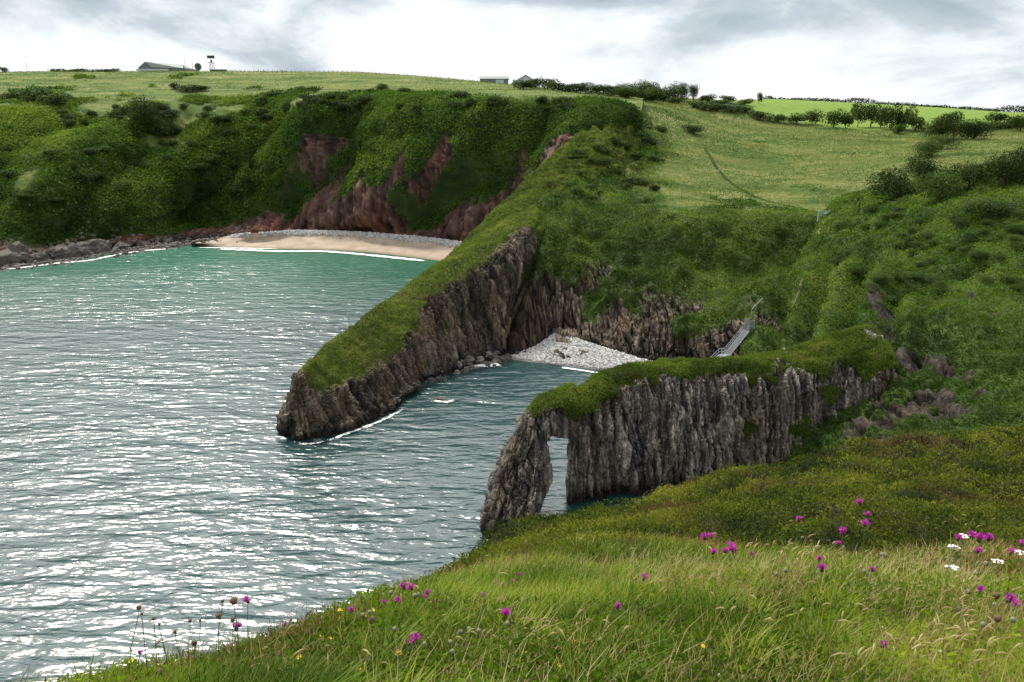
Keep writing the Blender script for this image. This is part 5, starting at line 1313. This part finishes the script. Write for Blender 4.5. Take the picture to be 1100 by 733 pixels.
for i, (x, y, w, h, l, m_) in enumerate([
 (475, 429, 14, 3, 'low reef breaking the surface beside the headland', 'boulder'), (532, 378, 14, 10, 'pale square boulder at the foot of the dark cleft', 'boulder'), (522, 384, 12, 8, 'dark boulder left of the square one at the cleft', 'boulder'), (512, 386, 9, 6, 'small dark boulder farthest left at the cleft', 'boulder'),
 (341, 474, 10, 3, 'small wet rock at the tip of the headland', 'boulder'), (545, 385, 12, 7, 'flat dark boulder beside the pebble beach', 'boulder'),
 (100, 271, 34, 18, 'large slanting grey rock at the water below the left slope', 'boulder'), (72, 276, 34, 17, 'broad slanting grey rock left of the largest one', 'boulder'), (18, 282, 40, 24, 'bulky dark rock at the left edge of the bay', 'boulder'), (45, 280, 22, 14, 'dark rock between the bulky one and the slanting ones', 'boulder'),
 (130, 268, 20, 10, 'dark rock just right of the large slanting one', 'boulder'), (152, 264, 16, 9, 'dark rock halfway to the sand beach', 'boulder'), (180, 261, 15, 7, 'low dark rock near the left end of the sand', 'boulder')]):
    boulder(x, y, w, h, l, m_, .1 if x != 532 else .5, 'rocks at the waterline', i)

# ------------------------------------------------------------------ surf
t = NT('surf_foam'); pos = t.pos()
fo = t.ramp(t.math('ADD', t.math('MULTIPLY', t.noise(pos, .5, 7, .75, .8), .7), t.math('MULTIPLY', t.attr('tint'), .5)), [(.50, 0.), (.58, 1.)])
M['foam'] = t.done(t.n('ShaderNodeMixShader', {0: fo, 1: t.n('ShaderNodeBsdfTransparent'), 2: t.principled(Base_Color=(.82, .85, .84), Roughness=.6)}))
def foam(pix, w, label, z=.10, core=.9, lift=0):
    idx = np.linspace(0, len(pix)-1, (len(pix)-1)*14+1); Q = interp(np.array(pix, float), idx)
    pts = [P(x, y, z=z) for x, y in Q]; v = []; f = []; tt = []; nk = 7
    for i, p_ in enumerate(pts):
        d = pts[min(i+1, len(pts)-1)]-pts[max(i-1, 0)]; d[2] = 0; d /= np.linalg.norm(d)+1e-9; s = np.array([-d[1], d[0], 0])
        ww = w*(.65+.7*random.random()); endf = min(1, i/6, (len(pts)-1-i)/6)
        for k in range(nk):
            a = k/(nk-1)*2-1; q = p_+s*ww*.5*a; q[2] = z+.06*(1-a*a); v.append(tuple(q)); tt.append(core*(1-a*a)*endf)
        if i:
            for k in range(nk-1): f.append(((i-1)*nk+k, (i-1)*nk+k+1, i*nk+k+1, i*nk+k))
    me = bpy.data.meshes.new('foam'); me.from_pydata(v, [], f); me.materials.append(M['foam']); at = me.attributes.new('tint', 'FLOAT', 'POINT'); at.data.foreach_set('value', tt); me.update()
    tag(link('surf', me), label, 'surf', kind='stuff')
foam([(232, 267.5), (262, 268.5), (300, 270), (340, 270), (368, 271.5), (400, 274.5), (430, 277.5), (462, 281)], 3.2, 'white line of surf breaking on the sand beach', .12, 1.0)
foam([(205, 266), (250, 266.5), (310, 268)], 1.5, 'thin wash at the left end of the sand', .12, .8)
foam([(0, 290), (30, 287), (60, 283), (95, 280), (120, 275), (150, 270), (200, 266)], 2.6, 'broken surf along the dark rocks on the left', .1, .62)
foam([(488, 395), (505, 393), (525, 392), (540, 391)], 3.4, 'patch of white water at the foot of the cleft', .1, .62)
foam([(598, 394), (625, 398), (650, 402), (668, 405)], 1.0, 'thin wash along the pebble beach', .1, .8)
foam([(312, 474), (330, 477), (350, 474), (375, 465), (410, 452), (440, 436)], 1.2, 'thin wash at the foot of the headland', .08, .42)
foam([(462, 430), (478, 432), (490, 429)], 1.4, 'wash round the low reef', .1, .5)
foam([(515, 578), (535, 581), (560, 577), (590, 570), (607, 562)], 1.2, 'wash at the foot of the arch', .08, .5)

# ------------------------------------------------------------------ sea
t = NT('sea_water'); pos = t.pos()
sep = t.n('ShaderNodeSeparateXYZ', {0: pos})
w0 = t.noise(t.map(pos, (.40, 1.2, 1), (0, 0, .16)), .33, 2, .5, .5)
w1 = t.noise(t.map(pos, (.5, 1.25, 1), (0, 0, -.08)), .75, 2, .5, .4)
w2 = t.noise(t.map(pos, (.6, 1.3, 1), (0, 0, -.18)), 2.2, 2, .5, .3)
w3 = t.noise(t.map(pos, (.5, 1.1, 1), (0, 0, .1)), .13, 2, .5)
hh = t.math('ADD', t.math('ADD', t.math('ADD', t.math('MULTIPLY', w1, .85), t.math('MULTIPLY', w0, 1.75)), t.math('MULTIPLY', w2, .16)), t.math('MULTIPLY', w3, 1.4))
calm = t.noise(t.map(pos, (.6, 1.6, 1), (0, 0, -.2)), .022, 3, .5)
strength = t.math('MULTIPLY', t.ramp(calm, [(.35, .6), (.65, 1.)]), t.ramp(t.math('MULTIPLY', sep.outputs[1], 1/300.), [(.42, 1.), (.8, .72)]))
bmp = t.n('ShaderNodeBump', {'Height': hh, 'Strength': strength, 'Distance': .50}).outputs[0]
base = t.ramp(t.noise(pos, .02, 3), [(.3, (.004, .032, .034)), (.7, (.007, .046, .044))])
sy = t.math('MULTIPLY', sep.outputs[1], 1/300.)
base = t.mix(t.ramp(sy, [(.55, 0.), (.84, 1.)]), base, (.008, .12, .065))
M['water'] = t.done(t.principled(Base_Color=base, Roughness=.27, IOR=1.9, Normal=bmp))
me = MB().poly([(-1500, 30, 0), (1500, 30, 0), (1500, 700, 0), (-1500, 700, 0)]).poly([(-1500, -600, 0), (1500, -600, 0), (1500, 30, 0), (-1500, 30, 0)]).mesh('sea', M['water'])
tag(link('sea', me), 'rippled green sea filling the bay', kind='structure')
# land skirt reaching the horizon behind the bay
me = MB().poly([(-6000, 950, 8), (6000, 950, 8), (6000, 7000, 8), (-6000, 7000, 8)]).mesh('land', M['fore'])
tag(link('distant_land', me), 'flat land beyond the plateau', kind='structure')
me = MB().poly([(-6000, -4000, -.5), (6000, -4000, -.5), (6000, 949, -.5), (-6000, 949, -.5)]).mesh('open_sea', M['water'])
tag(link('open_sea', me), 'open sea', kind='structure')

# ------------------------------------------------------------------ sky and light
SUN_EL, SUN_AZ = R(58), R(-42)     # azimuth measured from +Y towards +X
w = bpy.data.worlds.new('World'); scene.world = w; w.use_nodes = True; nt = w.node_tree; nt.nodes.clear()
class WT(NT):
    def __init__(s, tree): s.t = tree
t = WT(nt)
outw = t.n('ShaderNodeOutputWorld')
dirv = t.n('ShaderNodeTexCoord').outputs['Generated']
sp = t.n('ShaderNodeSeparateXYZ', {0: dirv}); dz = sp.outputs[2]
den = t.math('ADD', t.math('MAXIMUM', dz, 0.), .13)
cv = t.map(dirv, (2.8, 2.8, 7.5))
n1 = t.noise(cv, 1.05, 7, .55, .6); n2 = t.noise(cv, 3.2, 6, .6, .2)
cl = t.math('ADD', t.math('MULTIPLY', n1, .78), t.math('MULTIPLY', n2, .22))
# grey undersides higher up, white glare near the horizon
elev = t.ramp(dz, [(.0, -.03), (.05, -.01), (.13, .13), (.22, .06), (.4, .0)])
g = t.math('ADD', t.math('ADD', cl, elev), t.ramp(sp.outputs[0], [(.0, .0), (.1, .085), (.4, .085), (.5, .03)]))
g = t.math('SUBTRACT', g, .038)
ccol = t.ramp(g, [(.49, (1.05, 1.06, 1.07)), (.55, (.86, .91, .95)), (.62, (.56, .64, .70)), (.71, (.40, .48, .54))])
sky = t.n('ShaderNodeTexSky', sky_type='NISHITA', sun_disc=False, sun_elevation=SUN_EL, sun_rotation=SUN_AZ)
bg1 = t.n('ShaderNodeBackground', {'Color': sky, 'Strength': .08})
# added sky glow above the frame, apart from the sun, to silver the water
sd_ = (math.sin(SUN_AZ)*math.cos(SUN_EL), math.cos(SUN_AZ)*math.cos(SUN_EL), math.sin(SUN_EL))
gd_ = (math.sin(R(-14))*math.cos(R(40)), math.cos(R(-14))*math.cos(R(40)), math.sin(R(40)))   # centre of the added glow
dt = t.n('ShaderNodeVectorMath', {0: dirv, 1: gd_}, operation='DOT_PRODUCT').outputs['Value']
dt = t.math('MAXIMUM', dt, 0.)
glow = t.math('ADD', t.math('MULTIPLY', t.math('POWER', dt, 2.), 2.5), t.math('MULTIPLY', t.math('POWER', dt, 5.), .8))
glow = t.math('ADD', glow, t.math('MULTIPLY', t.math('MAXIMUM', sp.outputs[1], 0.), 1.5))
glow = t.math('MULTIPLY', glow, t.ramp(dz, [(.12, 0.), (.22, 1.)]))
cstr = t.math('ADD', t.math('MULTIPLY', t.math('ADD', glow, 0.), t.ramp(cl, [(.35, .3), (.65, .1)])), .98)
ccol = t.mix(t.ramp(dz, [(.16, 0.), (.34, .8)]), ccol, (1., 1., 1.))
bg2 = t.n('ShaderNodeBackground', {'Color': ccol, 'Strength': cstr})
hole = t.ramp(t.noise(cv, .9, 5, .55), [(.30, .7), (.42, .97)])
mx = t.n('ShaderNodeMixShader', {0: hole, 1: bg1, 2: bg2}); nt.links.new(mx.outputs[0], outw.inputs[0])
sl = bpy.data.lights.new('sun', 'SUN'); sl.energy = 3.8; sl.angle = R(8); sl.color = (1, .94, .82)
so = bpy.data.objects.new('sun', sl); C.objects.link(so)
so.rotation_euler = Vector(sd_).to_track_quat('Z', 'Y').to_euler(); so.location = (0, 0, 200)

cam = bpy.data.cameras.new('camera'); co = bpy.data.objects.new('camera', cam); C.objects.link(co)
co.location = (0, 0, CH); co.rotation_euler = (math.pi/2-PITCH, 0, 0)
cam.sensor_fit = 'HORIZONTAL'; cam.sensor_width = 36; cam.lens = F/W0*36; cam.clip_end = 20000; cam.clip_start = .05
scene.camera = co
scene.render.engine = 'CYCLES'
scene.view_settings.view_transform = 'Standard'; scene.view_settings.look = 'None'; scene.view_settings.exposure = 0.12; scene.view_settings.gamma = 1
scene.cycles.sample_clamp_direct = 20; scene.cycles.max_bounces = 6; scene.cycles.transparent_max_bounces = 8
